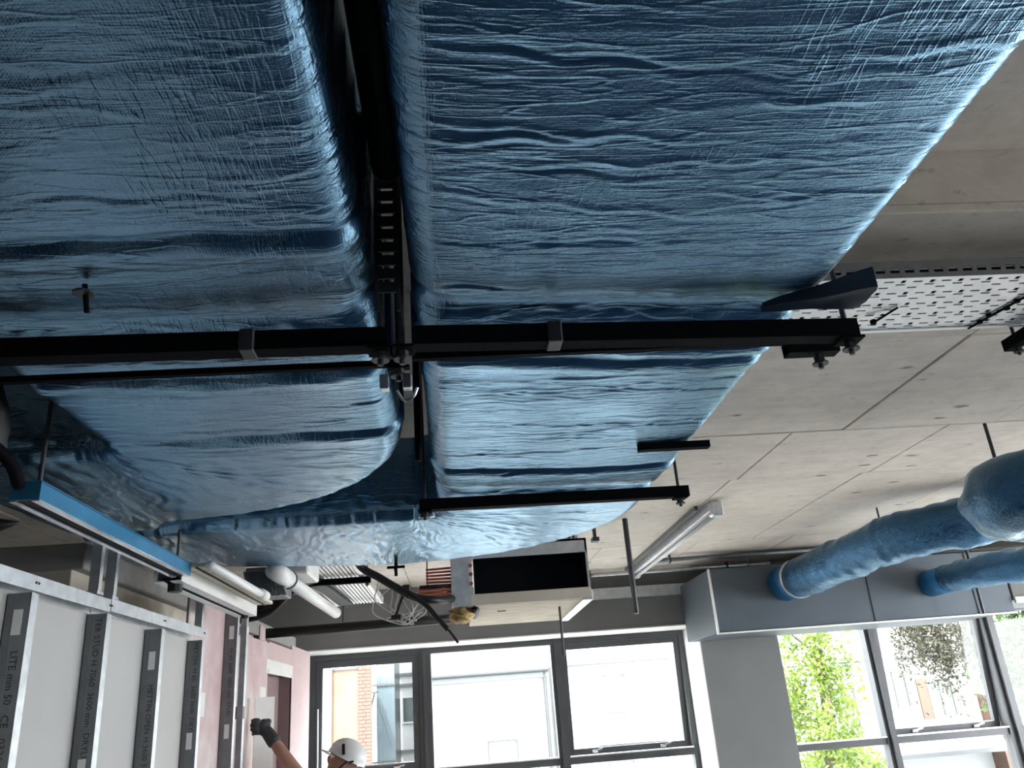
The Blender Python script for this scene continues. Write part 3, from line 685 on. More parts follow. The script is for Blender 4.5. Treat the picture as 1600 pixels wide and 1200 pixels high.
# ------------------------------------------------------------------ blue channel, trunking and services at the left
bc = empty('blue_channel', (-1.09, 2.75, 2.49), 'bright blue steel channel hung under the left duct', 'channel')
bb = B(); ya, yb = 2.13, 3.40
bb.box((-1.135, ya, 2.49), (-1.131, yb, 2.535)); bb.box((-1.065, ya, 2.49), (-1.060, yb, 2.537)); bb.box((-1.135, ya, 2.535), (-1.060, yb, 2.540)); bb.box((-1.131, ya, 2.49), (-1.065, ya+0.003, 2.535)); bb.box((-1.131, yb-0.003, 2.49), (-1.065, yb, 2.535))
bb.make('channel_body', 'blue_strut', bc)
B().box((-1.135, ya, 2.486), (-1.118, yb, 2.490)).box((-1.080, ya, 2.486), (-1.060, yb, 2.490)).make('slot_lip', 'bright_zinc', bc)
B().box((-1.117, ya+0.002, 2.492), (-1.081, yb-0.002, 2.50)).make('slot', 'black_void', bc)
for y in (2.2, 3.35): rodset(bc, -1.10, y, 2.50, CE+0.02)
tk = empty('lighting_trunking', (-1.16, 4.1, 2.47), 'pale slotted steel trunking continuing behind the blue channel', 'trunking')
B().box((-1.21, 3.42, 2.53), (-1.10, 4.72, 2.535)).box((-1.21, 3.42, 2.475), (-1.206, 4.72, 2.53)).box((-1.104, 3.42, 2.475), (-1.10, 4.72, 2.53)).box((-1.206, 3.42, 2.475), (-1.175, 4.72, 2.479)).box((-1.145, 3.42, 2.475), (-1.104, 4.72, 2.479)).make('trunking_body', 'aluminium_trim', tk)
B().box((-1.18, 3.43, 2.482), (-1.14, 4.71, 2.49)).make('slot', 'black_void', tk)
B().disc_ring((-1.15, 3.50, 2.46), (0, 0, 1), 0.03, 0.03, 10).make('end_knob', 'black_rubber', tk); B().disc_ring((-1.15, 4.66, 2.47), (0, 0, 1), 0.02, 0.02, 10).make('end_knob', 'black_rubber', tk)
e = empty('wide_trunking', (-1.02, 4.0, 2.52), 'broad cream trunking lid between slotted trunking and white tube', 'trunking')
B().box((-1.095, 3.44, 2.53), (-1.01, 4.70, 2.548), 0.004).make('lid', 'cream_board', e); B().box((-1.055, 3.44, 2.525), (-1.048, 4.70, 2.53)).make('seam', 'black_ink', e)
e = empty('white_tube', (-0.96, 3.9, 2.50), 'thin white tube with a rounded end cap beside the trunking', 'tube')
B().tube([(-0.975, 3.36, 2.52), (-0.965, 4.22, 2.52)], 0.018, 12).make('tube', 'white_pvc', e, True); B().tube([(-0.965, 4.20, 2.52), (-0.963, 4.30, 2.52), (-0.963, 4.315, 2.52)], [0.026, 0.026, 0.012], 12).make('end_cap', 'white_pvc', e, True)
# ribbed grey filter block
e = empty('ribbed_block', (-0.9, 4.35, 2.60), 'grey ribbed block tucked between the white tube and white pipe', 'ribbed block')
rb = B()
for k in range(16): rb.bar((-1.065+0.012*k, 4.42, 2.535), (-1.10+0.012*k, 4.42, 2.67), 0.02, 0.006, (0, 1, 0))
rb.make('rib', 'galvanised', e); B().box((-1.10, 4.43, 2.545), (-0.90, 4.65, 2.69), 0.006).make('block', 'stud_web', e)
# white pvc pipe with fittings
e = empty('white_pipe', (-0.86, 5.0, 2.6), 'white plastic drain pipe with a black ring, cut open at its end', 'pipe')
B().tube([(-0.905, 4.28, 2.63), (-0.83, 5.86, 2.60)], 0.036, 16).make('pipe', 'white_pvc', e, True)
B().tube([(-0.90, 4.20, 2.63), (-0.895, 4.50, 2.63)], 0.047, 16).make('socket', 'white_pvc', e, True)
B().tube([(-0.895, 4.50, 2.63), (-0.894, 4.53, 2.63)], 0.050, 16).make('ring', 'black_rubber', e, True)
B().tube([(-0.83, 5.86, 2.60), (-0.829, 5.864, 2.60)], 0.031, 16).make('pipe_bore', 'black_void', e)
B().box((-0.98, 4.58, 2.67), (-0.80, 4.95, 2.76), 0.01).make('flat_adaptor', 'white_pvc', e)
# bundle of black cables: every cable its own thing
for k in range(7):
    o = 0.035*k
    P = [(-1.72, 5.85-o*0.3, 2.60+0.012*k), (-1.50, 5.75+0.02*k, 2.575+0.016*k), (-1.28, 5.72+0.02*k, 2.60+0.020*k), (-1.16+0.012*k, 5.75, 2.70+0.012*k), (-1.08+0.016*k, 5.80, 2.80+0.006*k), (-1.02+0.012*k, 6.2, 2.835), (-0.98+0.014*k, 7.2, 2.83)]
    tag(B().tube(smooth_path(P, 8), 0.019, 8).make('black_cable', 'black_rubber', None, True), ['lowest', 'second lowest', 'third lowest', 'middle', 'third highest', 'second highest', 'highest'][k]+' thick black cable of the bundle swooping over the pink wall', 'cable', 'black cables over the pink wall')
# ladder tray under the ceiling
e = empty('ribbed_tray', (-0.85, 6.2, 2.85), 'pale closely ribbed cable tray running towards the window wall', 'cable tray')
B().box((-1.02, 5.0, 2.885), (-0.68, 7.5, 2.89)).make('tray_bottom', 'stud_web', e)
for k in range(12): B().box((-1.02+0.0285*k, 5.0, 2.862), (-1.004+0.0285*k, 7.5, 2.885)).make('rib', 'tray_steel', e)
for x in (-1.06, -0.68): B().box((x, 5.0, 2.85), (x+0.035, 7.5, 2.91), 0.003).make('side_rail', 'tray_steel', e)
e2 = empty('tray_support', (-0.95, 5.95, 2.80), 'black strut crossing under the ribbed tray', 'bracket')
channel(B(), (-1.30, 5.95, 2.805), (-0.60, 5.95, 2.805)).make('channel', 'dark_strut', e2); rodset(e2, -0.625, 5.95, 2.78, CE+0.02); rodset(e2, -1.26, 5.95, 2.78, CE+0.02)
# black pipe along the front wall
e = empty('black_tube', (-0.7, 7.5, 2.63), 'long black insulated pipe running along above the window', 'pipe')
B().tube([(-1.75, 7.45, 2.655), (-0.7, 7.5, 2.672), (0.05, 7.55, 2.685)], 0.042, 14).make('pipe', 'black_rubber', e, True)
for x in (-1.0, -0.25): B().tube([(x, 7.49, 2.71), (x, 7.49, CE+0.01)], 0.006, 8).make('drop_rod', 'rod_steel', e)
# black hose sweeping down, thinner cable at its end
e = empty('black_hose', (-0.3, 5.5, 2.3), 'black hose sweeping down in front of the window, thin at its tip', 'hose')
B().tube(smooth_path([(-0.66, 5.3, 2.95), (-0.62, 5.5, 2.845), (-0.50, 5.5, 2.765), (-0.385, 5.5, 2.69), (-0.26, 5.5, 2.62), (-0.12, 5.55, 2.60), (-0.02, 5.83, 2.64)], 8), 0.026, 10).make('hose', 'black_rubber', e, True)
B().tube(smooth_path([(-0.30, 5.46, 2.635), (-0.20, 5.46, 2.565), (-0.13, 5.46, 2.48), (-0.06, 5.46, 2.40)], 8), 0.017, 10).make('branch', 'black_rubber', e, True)
B().tube(smooth_path([(-0.06, 5.46, 2.40), (-0.03, 5.46, 2.36), (0.0, 5.46, 2.315)], 6), 0.008, 8).make('tip', 'black_rubber', e, True)
# dangling white wires
wr = random.Random(3)
for k in range(9):
    x0 = -0.50+0.03*k+wr.uniform(-.03, .03); P = [(max(-0.6, min(-0.2, x0+0.02)), 5.50, 2.695-0.62*(max(-0.6, min(-0.2, x0+0.02))+0.385)), (x0-0.03+wr.uniform(-.05, .05), 5.6, 2.64), (x0+wr.uniform(-.08, .08), 5.58, 2.53+wr.uniform(-.03, .03)), (-0.40+wr.uniform(-.08, .14), 5.6, 2.46+wr.uniform(0, .06)), (-0.34+wr.uniform(-.1, .16), 5.6, 2.50+wr.uniform(-.04, .10))]
    tag(B().tube(smooth_path(P, 7), 0.0035, 6).make('white_wire', 'white_wire', None, True), 'thin white wire dangling in the tangle beside the black hose', 'wire', 'tangled white wires')
e = empty('black_clip', (-0.36, 5.56, 2.5), 'small black rod with a clamp in the wire tangle', 'clamp')
B().tube([(-0.33, 5.56, 2.70), (-0.40, 5.56, 2.52)], 0.009, 8).make('rod', 'black_rubber', e); B().box((-0.355, 5.54, 2.665), (-0.30, 5.58, 2.715), 0.008).make('clamp', 'black_rubber', e); B().box((-0.43, 5.54, 2.495), (-0.36, 5.58, 2.525), 0.006).make('foot', 'black_rubber', e)
# black tube added to darken the shaded left corner; oval fitting below
e = empty('corner_dark_tube', (-1.4, 2.1, 2.45), 'black flexible tube added to darken the shaded corner at the left edge', 'duct')
P = smooth_path([(-2.3, 1.75, 2.90), (-1.75, 1.80, 2.87), (-1.36, 1.85, 2.80), (-1.20, 1.93, 2.70), (-1.22, 2.0, 2.58), (-1.32, 2.02, 2.50), (-1.60, 2.03, 2.46)], 10)
B().tube(P, [0.105+0.004*(i % 2) for i in range(len(P))], 18).make('hose', 'black_rubber', e, True)
B().tube(smooth_path([(-1.14, 1.93, 2.62), (-1.09, 2.02, 2.56), (-1.10, 2.10, 2.52)], 6), 0.016, 8).make('bracket_arm', 'dark_strut', e, True)
e = empty('black_lamp_shade', (-1.25, 2.25, 2.40), 'flat black oval fitting at the left edge below the duct', 'fitting')
B().tube([(-1.46, 2.25, 2.44), (-1.36, 2.25, 2.448), (-1.24, 2.25, 2.455), (-1.165, 2.25, 2.46)], [0.024, 0.030, 0.026, 0.004], 12).make('shade', 'black_rubber', e, True)
B().tube([(-1.40, 2.25, 2.46), (-1.40, 2.25, 2.66)], 0.012, 8).make('stem', 'black_rubber', e)

# ------------------------------------------------------------------ fan coil unit
fc = empty('fan_coil_unit', (0.45, 6.5, 2.575), 'metal fan coil unit with a black open end hung before the window', 'air conditioner')
y0, y1, zb, zt = 5.8, 7.25, 2.58, 3.0
B().box((0.115, y0, 2.66), (0.13, y1, zt)).box((0.93, y0, zb), (0.945, y1, zt)).box((0.13, y0, zt-0.015), (0.93, y1, zt)).box((0.115, y0, zt-0.10), (0.945, y0+0.012, zt-0.0)).make('casing', 'galvanised', fc)
B().box((0.135, y0+0.25, 2.66), (0.925, y0+0.27, zt-0.02)).make('coil', 'black_void', fc)
B().box((0.131, y0+0.02, 2.66), (0.135, y0+0.25, zt-0.02)).box((0.925, y0+0.02, 2.66), (0.929, y0+0.25, zt-0.02)).box((0.135, y0+0.02, zt-0.022), (0.925, y0+0.25, zt-0.018)).box((0.135, y0+0.02, 2.655), (0.925, y0+0.25, 2.659)).make('lining', 'black_void', fc)
B().box((0.10, y0-0.004, zb), (0.945, y0+0.03, 2.655), 0.003).make('front_sill', 'pale_block', fc)
B().box((-0.03, y0-0.002, zb), (0.128, y0+0.3, 2.995), 0.004).make('end_plate', 'galvanised', fc)
B().box((0.10, y0+0.03, zb-0.002), (0.90, y1, zb+0.03), 0.004).make('base_board', 'cream_board', fc)
B().box((0.88, y0, zb-0.012), (0.95, y1, zb-0.0025), 0.002).box((0.945, y0, zb-0.012), (0.955, y1, zb+0.05), 0.002).make('edge_angle', 'aluminium_trim', fc)
B().box((0.30, 6.2, zb-0.006), (0.36, 6.24, zb-0.0025)).make('tape_mark', 'black_ink', fc)
B().box((0.092, y0-0.02, 2.70), (0.125, y0-0.003, 2.88), 0.006).make('valve_plate', 'aluminium_trim', fc)
for z in (2.725, 2.79, 2.85): B().disc_ring((0.108, y0-0.025, z), (0, 1, 0), 0.014, 0.02, 10).make('valve_port', 'copper', fc)
for k in range(6): B().tube([(-0.205, y0+0.05, 2.85-0.022*k), (-0.03, y0+0.05, 2.855-0.024*k)], 0.008, 8).make('copper_pipe', 'copper', fc, True)
for k in range(3): B().tube([(-0.26, y0+0.03, 2.712-0.026*k), (-0.03, y0+0.03, 2.716-0.026*k)], 0.011, 8).make('copper_pipe', 'copper', fc, True)
for k in range(2): B().tube([(-0.25, y0+0.02, 2.728-0.10*k), (-0.03, y0+0.02, 2.728-0.10*k)], 0.013, 8).make('pipe_sleeve', 'black_rubber', fc, True)
bm = bmesh.new(); bmesh.ops.create_icosphere(bm, subdivisions=3, radius=1)
for v in bm.verts:
    k = 1+0.28*math.sin(v.co.x*7+v.co.z*5)*math.cos(v.co.y*6)+random.uniform(-.16, .16); v.co = Vector((0.035+v.co.x*0.085*k, 6.05+v.co.y*0.20*k, 2.555+v.co.z*0.065*k))
B().bm(bm).make('torn_insulation', 'mineral_wool', fc, True)
bm = bmesh.new(); bmesh.ops.create_icosphere(bm, subdivisions=3, radius=1)
for v in bm.verts:
    k = 1+0.2*math.sin(v.co.x*6+v.co.z*9); v.co = Vector((0.130+v.co.x*0.03*k, 6.1+v.co.y*0.30*k, 2.566+v.co.z*0.028*k))
B().bm(bm).make('torn_backing', 'black_rubber', fc, True)
sl = B()
for k in range(7): sl.box((0.66+0.035*k, y0+0.03, 3.003), (0.68+0.035*k, y0+0.5, 3.05))
sl.make('connector_fins', 'galvanised', fc)
# drop rods by the unit
tag(B().tube([(1.33, 6.2, 2.49), (1.33, 6.2, CE+0.015)], 0.021, 10).make('drop_pipe', 'rod_steel'), 'thick grey drop pipe hanging from the ceiling right of the fan coil unit', 'pipe')
tag(B().tube([(0.76, 6.2, 2.23), (0.76, 6.2, 2.58)], 0.009, 8).make('drop_rod', 'rod_steel'), 'thin rod hanging below the fan coil unit in front of the window', 'rod')
tag(B().box((1.02, 5.95, 3.02-0.02), (1.07, 6.03, 3.03)).box((1.035, 5.97, 3.03), (1.055, 6.01, CE+0.01)).make('ceiling_clip', 'rod_steel'), 'small square clip on the ceiling beside the fan coil unit', 'clip')
# conduits on the ceiling near the front wall
for (y, x0, x1, r, lb) in ((8.05, 1.9, 4.3, 0.022, 'dark conduit on the ceiling past the batten light'), (8.75, 1.2, 3.4, 0.02, 'pale conduit under the ceiling close to the window wall')):
    e = empty('conduit', ((x0+x1)/2, y, CE-0.06), lb, 'conduit', 'conduits near the front wall')
    B().tube([(x0, y, CE-0.045), (x1, y, CE-0.04)], r, 10).make('tube', 'galvanised' if y > 8.5 else 'stud_web', e, True)
    for x in (x0+0.25, x1-0.45):
        B().box((x-0.03, y-0.028, CE-0.075), (x-0.018, y+0.028, CE+0.01)).make('clip', 'rod_steel', e)
# unlit batten light
bt = empty('batten_light', (1.9, 7.0, 3.08), 'long unlit grey batten light fixed to the concrete ceiling', 'light')
B().box((1.86, 5.75, 3.125), (1.94, 8.7, CE+0.005), 0.004).make('batten_body', 'galvanised', bt)
B().tube([(1.92, 5.80, 3.105), (1.92, 8.65, 3.105)], 0.016, 12).make('tube', 'white_pvc', bt, True)
B().box((1.865, 5.70, 3.085), (1.955, 5.80, 3.19), 0.012).make('end_cap', 'galvanised', bt); B().box((1.865, 8.65, 3.085), (1.955, 8.75, 3.19), 0.012).make('end_cap', 'galvanised', bt)
B().box((1.80, 5.9, CE-0.03), (1.825, 8.7, CE+0.004)).make('cable_strip', 'grey_paint', bt)

# ------------------------------------------------------------------ long grey plenum box and round ducts at right
pb = empty('plenum_box', (4.2, 8.4, 2.41), 'long dark grey plenum box above the right-hand window', 'plenum box')
B().box((2.46, 7.9, 2.425), (5.42, 9.05, 3.02), 0.006).make('box_body', 'box_grey', pb)
B().box((2.45, 7.885, 2.41), (5.43, 7.93, 2.424), 0.002).box((2.445, 7.885, 2.41), (2.459, 7.93, 3.02), 0.002).make('edge_trim', 'aluminium_trim', pb)
for x in (4.0, 5.05): B().box((x-0.004, 7.893, 2.425), (x+0.004, 7.9, 3.02)).make('panel_seam', 'black_ink', pb)
for x in (3.0, 5.0): rodset(pb, x, 8.3, 3.02, CE+0.004)
e = empty('wall_unit', (5.9, 8.4, 2.5), 'light grey end box at the right edge next to the plenum box', 'box')
B().box((5.44, 7.9, 2.53), (7.4, 9.0, 3.0), 0.006).make('body', 'grey_paint', e); B().box((5.435, 7.87, 2.50), (7.4, 7.9, 2.56), 0.004).make('front_trim', 'white_reveal', e)
def wrapped_pipe(parent, pts, r, seed, name='foil_jacket', n=40):
    P = smooth_path(pts, 22); base = len(P); b = B().tube(P, r, n, True)
    V = np.array(b.V).reshape(base, n, 3); C = np.array([p[:] for p in P])
    S = np.repeat(np.concatenate([[0], np.cumsum(np.linalg.norm(np.diff(C, axis=0), axis=1))])[:, None], n, 1)
    A = np.repeat((np.arange(n)/n)[None], base, 0)
    D = np.zeros_like(S)
    for k, (ss, am) in enumerate(((0.25, .010), (0.09, .006), (0.045, .004))):
        D += am*(vnoise(S, 1.5+np.cos(2*PI*A), ss, 0.5, seed+k)+vnoise(S, 1.5+np.sin(2*PI*A), ss, 0.5, seed+7+k))
    V = V+(V-C[:, None])/r*D[:, :, None]
    return mesh(name, V.reshape(-1, 3), b.F, 'foil_pipe', parent, True)
pa = empty('round_duct', (3.6, 6.8, 2.7), 'blue foil wrapped round duct leaving the left end of the plenum box', 'duct', 'foil wrapped round ducts')
wrapped_pipe(pa, [(3.20, 7.62, 2.838), (3.22, 7.3, 2.845), (3.27, 6.8, 2.87), (3.36, 6.25, 2.90), (3.62, 5.85, 2.925), (4.10, 5.66, 2.93), (4.7, 5.6, 2.93), (6.2, 5.6, 2.93)], 0.175, 5)
B().tube([(3.175, 7.905, 2.834), (3.20, 7.60, 2.838)], 0.163, 32).make('collar', 'foil_collar', pa, True)
B().tube([(3.20, 7.63, 2.838), (3.202, 7.60, 2.838)], 0.180, 32).make('collar_band', 'galvanised', pa, True)
pbb = empty('round_duct', (3.0, 3.6, 2.5), 'fat blue foil round duct making a U-turn at the right edge', 'duct', 'foil wrapped round ducts')
wrapped_pipe(pbb, [(5.2, 2.80, 2.70), (3.65, 3.06, 2.68), (3.02, 3.20, 2.66), (2.70, 3.34, 2.65), (2.56, 3.55, 2.65), (2.68, 3.78, 2.66), (3.05, 3.93, 2.67), (3.8, 4.05, 2.72), (5.5, 4.15, 2.75)], 0.172, 15)
pc = empty('round_duct', (4.9, 7.2, 2.6), 'slimmer blue foil round duct leaving the right end of the plenum box', 'duct', 'foil wrapped round ducts')
wrapped_pipe(pc, [(4.66, 7.62, 2.745), (4.72, 7.3, 2.75), (4.92, 6.9, 2.755), (5.3, 6.5, 2.76), (6.6, 6.1, 2.78)], 0.135, 25)
B().tube([(4.63, 7.905, 2.742), (4.66, 7.60, 2.745)], 0.125, 28).make('collar', 'foil_collar', pc, True)
tag(B().tube([(4.87, 7.55, 2.40), (4.87, 7.55, CE+0.015)], 0.014, 8).make('drop_rod', 'rod_steel'), 'grey drop rod hanging in front of the slimmer round duct', 'rod')
tag(B().tube([(3.02, 4.2, 2.86), (3.02, 4.2, CE+0.015)], 0.010, 8).make('drop_rod', 'rod_steel'), 'short threaded rod from ceiling above the U-turn duct', 'rod')
tag(B().tube([(3.44, 6.35, 3.06), (3.44, 6.35, CE+0.015)], 0.008, 8).make('drop_rod', 'rod_steel'), 'short rod holding the round duct that leaves the plenum box', 'rod')

# ------------------------------------------------------------------ worker
def skinned(name, verts, edges, radii, root, mat, parent, lv=2, rem=None):
    me = bpy.data.meshes.new(name); me.from_pydata(verts, edges, []); o = bpy.data.objects.new(name, me); COL.objects.link(o)
    md = o.modifiers.new('s', 'SKIN'); md.use_smooth_shade = True
    for i, r in enumerate(radii):
        sv = me.skin_vertices[0].data[i]; sv.radius = r if isinstance(r, tuple) else (r, r); sv.use_root = (i == root)
    ss = o.modifiers.new('sub', 'SUBSURF'); ss.levels = lv; ss.render_levels = lv
    bpy.context.view_layer.update(); dg = bpy.context.evaluated_depsgraph_get()
    m2 = bpy.data.meshes.new_from_object(o.evaluated_get(dg)); bpy.data.objects.remove(o)
    V = np.array([v.co[:] for v in m2.vertices]); F = [list(p.vertices) for p in m2.polygons]; bpy.data.meshes.remove(m2)
    return V, F
def ellipsoid(c, r, R=None, sub=3):
    bm = bmesh.new(); bmesh.ops.create_icosphere(bm, subdivisions=sub, radius=1)
    for v in bm.verts:
        q = Vector((v.co.x*r[0], v.co.y*r[1], v.co.z*r[2])); q = R @ q if R is not None else q; v.co = q+Vector(c)
    V = [v.co[:] for v in bm.verts]; bm.verts.index_update(); F = [[v.index for v in f.verts] for f in bm.faces]; bm.free(); return V, F
def fused(name, parts, voxel, mat, parent):
    b = B()
    for V, F in parts: b.add(V, F)
    o = mesh(name, b.V, b.F, mat, parent, True)
    md = o.modifiers.new('r', 'REMESH'); md.mode = 'VOXEL'; md.voxel_size = voxel; md.use_smooth_shade = True
    sm = o.modifiers.new('s', 'SMOOTH'); sm.factor = 0.5; sm.iterations = 3
    bpy.context.view_layer.update(); dg = bpy.context.evaluated_depsgraph_get()
    m2 = bpy.data.meshes.new_from_object(o.evaluated_get(dg)); o.modifiers.clear(); o.data = m2
    m2.materials.clear(); m2.materials.append(MATS[mat]); m2.polygons.foreach_set('use_smooth', [True]*len(m2.polygons)); return o
wx, wy = -0.80, 6.45
pr = empty('person', (wx, wy, 0), 'worker in a white helmet and dark glove reaching up to the pink wall', 'person')
HC = Vector((-0.845, 6.44, 1.645)); TL = Matrix.Rotation(math.radians(16), 3, 'Y')      # head tipped back, face to -X
sh = Vector((-0.92, 6.26, 1.375)); el = Vector((-1.12, 6.22, 1.57)); wr_ = Vector((-1.325, 6.30, 1.825)); hd = Vector((-1.40, 6.36, 1.905))
V0 = [(wx, wy, 0.95), (wx-0.01, wy, 1.12), (wx-0.03, wy, 1.32), (wx-0.035, wy, 1.42), (-0.835, wy-0.005, 1.50), (-0.84, 6.44, 1.58),
      tuple(sh), tuple(el), tuple(wr_), (wx-0.02, wy+0.17, 1.38), (wx-0.05, wy+0.24, 1.12), (wx-0.22, wy+0.22, 0.95),
      (wx, wy-0.10, 0.88), (wx-0.03, wy-0.12, 0.50), (wx, wy-0.12, 0.09), (wx-0.14, wy-0.13, 0.045),
      (wx, wy+0.10, 0.88), (wx-0.03, wy+0.13, 0.50), (wx+0.02, wy+0.14, 0.09), (wx-0.12, wy+0.16, 0.045)]
E0 = [(0,1),(1,2),(2,3),(3,4),(4,5),(3,6),(6,7),(7,8),(3,9),(9,10),(10,11),(0,12),(12,13),(13,14),(14,15),(0,16),(16,17),(17,18),(18,19)]
R0 = [(.13,.16),(.12,.15),(.13,.17),(.09,.12),.058,.055,.070,.060,.040,.062,.045,.030,.085,.058,.042,.04,.085,.058,.042,.04]
def hp(x, y, z): return HC+TL @ Vector((x, y, z))
parts = [skinned('t', V0, E0, R0, 0, 'skin', None),
         ellipsoid(HC, (.098, .076, .118), TL), ellipsoid(hp(-.055, 0, -.062), (.052, .052, .058), TL), ellipsoid(hp(-.108, 0, -.012), (.020, .015, .030), TL, 2),
         ellipsoid(hp(-.090, 0, .028), (.022, .052, .016), TL, 2), ellipsoid(hp(-.092, 0, -.062), (.017, .026, .012), TL, 2), ellipsoid(hp(-.088, 0, -.095), (.022, .026, .018), TL, 2),
         ellipsoid(hp(.005, -.078, -.012), (.018, .012, .032), TL, 2), ellipsoid(hp(.005, .078, -.012), (.018, .012, .032), TL, 2)]
fused('body', parts, 0.011, 'skin', pr)
for sy in (-1, 1):
    V, F = ellipsoid(hp(-.086, sy*.030, .004), (.010, .013, .008), TL, 2); mesh('eye', V, F, 'sticker', pr, True)
# shirt and trousers over the body
sV = [V0[0], V0[1], V0[2], V0[3], V0[6], tuple(sh.lerp(el, 0.75)), V0[9], (wx-0.04, wy+0.215, 1.22)]
V, F = skinned('t', sV, [(0,1),(1,2),(2,3),(3,4),(4,5),(3,6),(6,7)], [(.145,.175),(.135,.165),(.145,.185),(.085,.125),.085,.075,.085,.075], 0, 'shirt', None)
fused('shirt', [(V, F)], 0.016, 'shirt', pr)
tV = [V0[0], V0[12], V0[13], (wx, wy-0.12, 0.12), V0[16], V0[17], (wx+0.02, wy+0.14, 0.12)]
V, F = skinned('t', tV, [(0,1),(1,2),(2,3),(0,4),(4,5),(5,6)], [(.15,.18),.105,.08,.065,.105,.08,.065], 0, 'trousers', None)
fused('trousers', [(V, F)], 0.016, 'trousers', pr)
for yb in (-0.12, 0.15): B().box((wx-0.20, wy+yb-0.05, 0.0), (wx+0.07, wy+yb+0.05, 0.10), 0.03).make('boot', 'boot', pr, True)
# gloved hand: palm, four fingers closed on the strip, thumb
gp = [ellipsoid(hd+Vector((0.0, 0, 0)), (.048, .054, .058), None, 3)]
V, F = skinned('t', [tuple(wr_.lerp(el, 0.18)), tuple(wr_), tuple(hd)], [(0,1),(1,2)], [.056, .052, .042], 0, 'glove', None); gp.append((V, F))
for k in range(4):
    oy = 0.012*k; z = hd.z+0.042-0.022*k; ln = (1.0, 1.1, 1.05, 0.85)[k]
    a = hd+Vector((-0.015, -0.036, 0.048-0.029*k))
    V, F = skinned('t', [tuple(a), tuple(a+Vector((-.030*ln, -.020, .006))), tuple(a+Vector((-.058*ln, -.004, .002))), tuple(a+Vector((-.060*ln, .022, -.002)))], [(0,1),(1,2),(2,3)], [.015, .0145, .014, .012], 0, 'glove', None, 1); gp.append((V, F))
a = hd+Vector((0.012, -0.01, 0.030))
V, F = skinned('t', [tuple(a), tuple(a+Vector((.030, .022, .004))), tuple(a+Vector((.018, .046, .014))), tuple(a+Vector((-.012, .056, .018)))], [(0,1),(1,2),(2,3)], [.019, .017, .015, .013], 0, 'glove', None, 1); gp.append((V, F))
fused('glove', gp, 0.006, 'glove', pr)
# helmet: shell with brim, ridge and vents
hm = empty('safety_helmet', hp(0.012, 0, 0.03), 'white safety helmet worn by the worker', 'helmet')
bm = bmesh.new(); bmesh.ops.create_uvsphere(bm, u_segments=40, v_segments=24, radius=1)
TH = Matrix.Rotation(math.radians(12), 3, 'Y')
bmesh.ops.delete(bm, geom=[v for v in bm.verts if v.co.z < -0.22], context='VERTS')
for v in bm.verts:
    c = v.co; fl_ = 1+0.10*max(0, -c.z)/0.22
    q = Vector((c.x*.138*fl_, c.y*.108*fl_, c.z*.112+(0.006*math.exp(-(c.y/.12)**2) if c.z > 0.2 else 0)))
    v.co = hp(0.014, 0, 0.030)+TL @ (TH @ q)
B().bm(bm).make('shell', 'helmet_white', hm, True)
def hh(x, y, z): return hp(0.014, 0, 0.030)+TL @ (TH @ Vector((x, y, z)))
br = B(); n = 18
for i in range(n):
    a0 = PI-1.05+2.1*i/n; a1 = PI-1.05+2.1*(i+1)/n
    q = []
    for a in (a0, a1):
        e_ = 0.040*math.cos((a-PI)/1.05*PI/2)
        q += [hh(math.cos(a)*.148, math.sin(a)*.116, -.024), hh(math.cos(a)*(.148+e_), math.sin(a)*(.116+e_), -.030), hh(math.cos(a)*(.148+e_), math.sin(a)*(.116+e_), -.036), hh(math.cos(a)*.148, math.sin(a)*.116, -.032)]
    br.add([p[:] for p in q], [(0,1,5,4),(1,2,6,5),(2,3,7,6)])
br.make('brim', 'helmet_white', hm, True)
B().bar(hh(-0.055, -.092, .068), hh(-0.02, -.112, .010), 0.020, 0.008, (0, -1, 0.3)).make('side_vent', 'black_rubber', hm)
B().bar(hh(0.065, -.104, .0), hh(0.035, -.106, -.02), 0.012, 0.006, (0, -1, 0)).make('strap_slot', 'black_rubber', hm)
B().tube([hh(0.02, -.108, -.02), hp(-0.02, -.080, -.06), hp(-.05, -.045, -.115)], 0.006, 6).make('chin_strap', 'black_rubber', hm)
# plaster strip held against the wall
ps = B().obox((-1.43, 6.50, 1.72), ((0.90, 0.44, 0), (-0.44, 0.90, 0), (0.0, 0, 1)), (0.070, 0.0065, 0.39)).make('plasterboard_strip', 'plaster_strip')
tag(ps, 'pale strip of plasterboard held upright by the gloved hand', 'plasterboard')

# ------------------------------------------------------------------ outside
gd = struct(B().box((-60, 10.3, -4.5), (80, 90, -4.2)).make('ground', 'asphalt'))
def window(parent, x0, x1, z0, z1, y, fr='facade_line', gl='far_glass', cross=True, fw=0.05):
    o = bars(B(), x0, x1, z0, z1, fw, y-0.06, y+0.02).make('window', fr, parent)
    B().box((x0+fw, y-0.01, z0+fw), (x1-fw, y, z1-fw)).make('pane', gl, o)
    if cross: B().box(((x0+x1)/2-0.02, y-0.05, z0+fw), ((x0+x1)/2+0.02, y-0.011, z1-fw)).make('glazing_bar', fr, o)
    return o
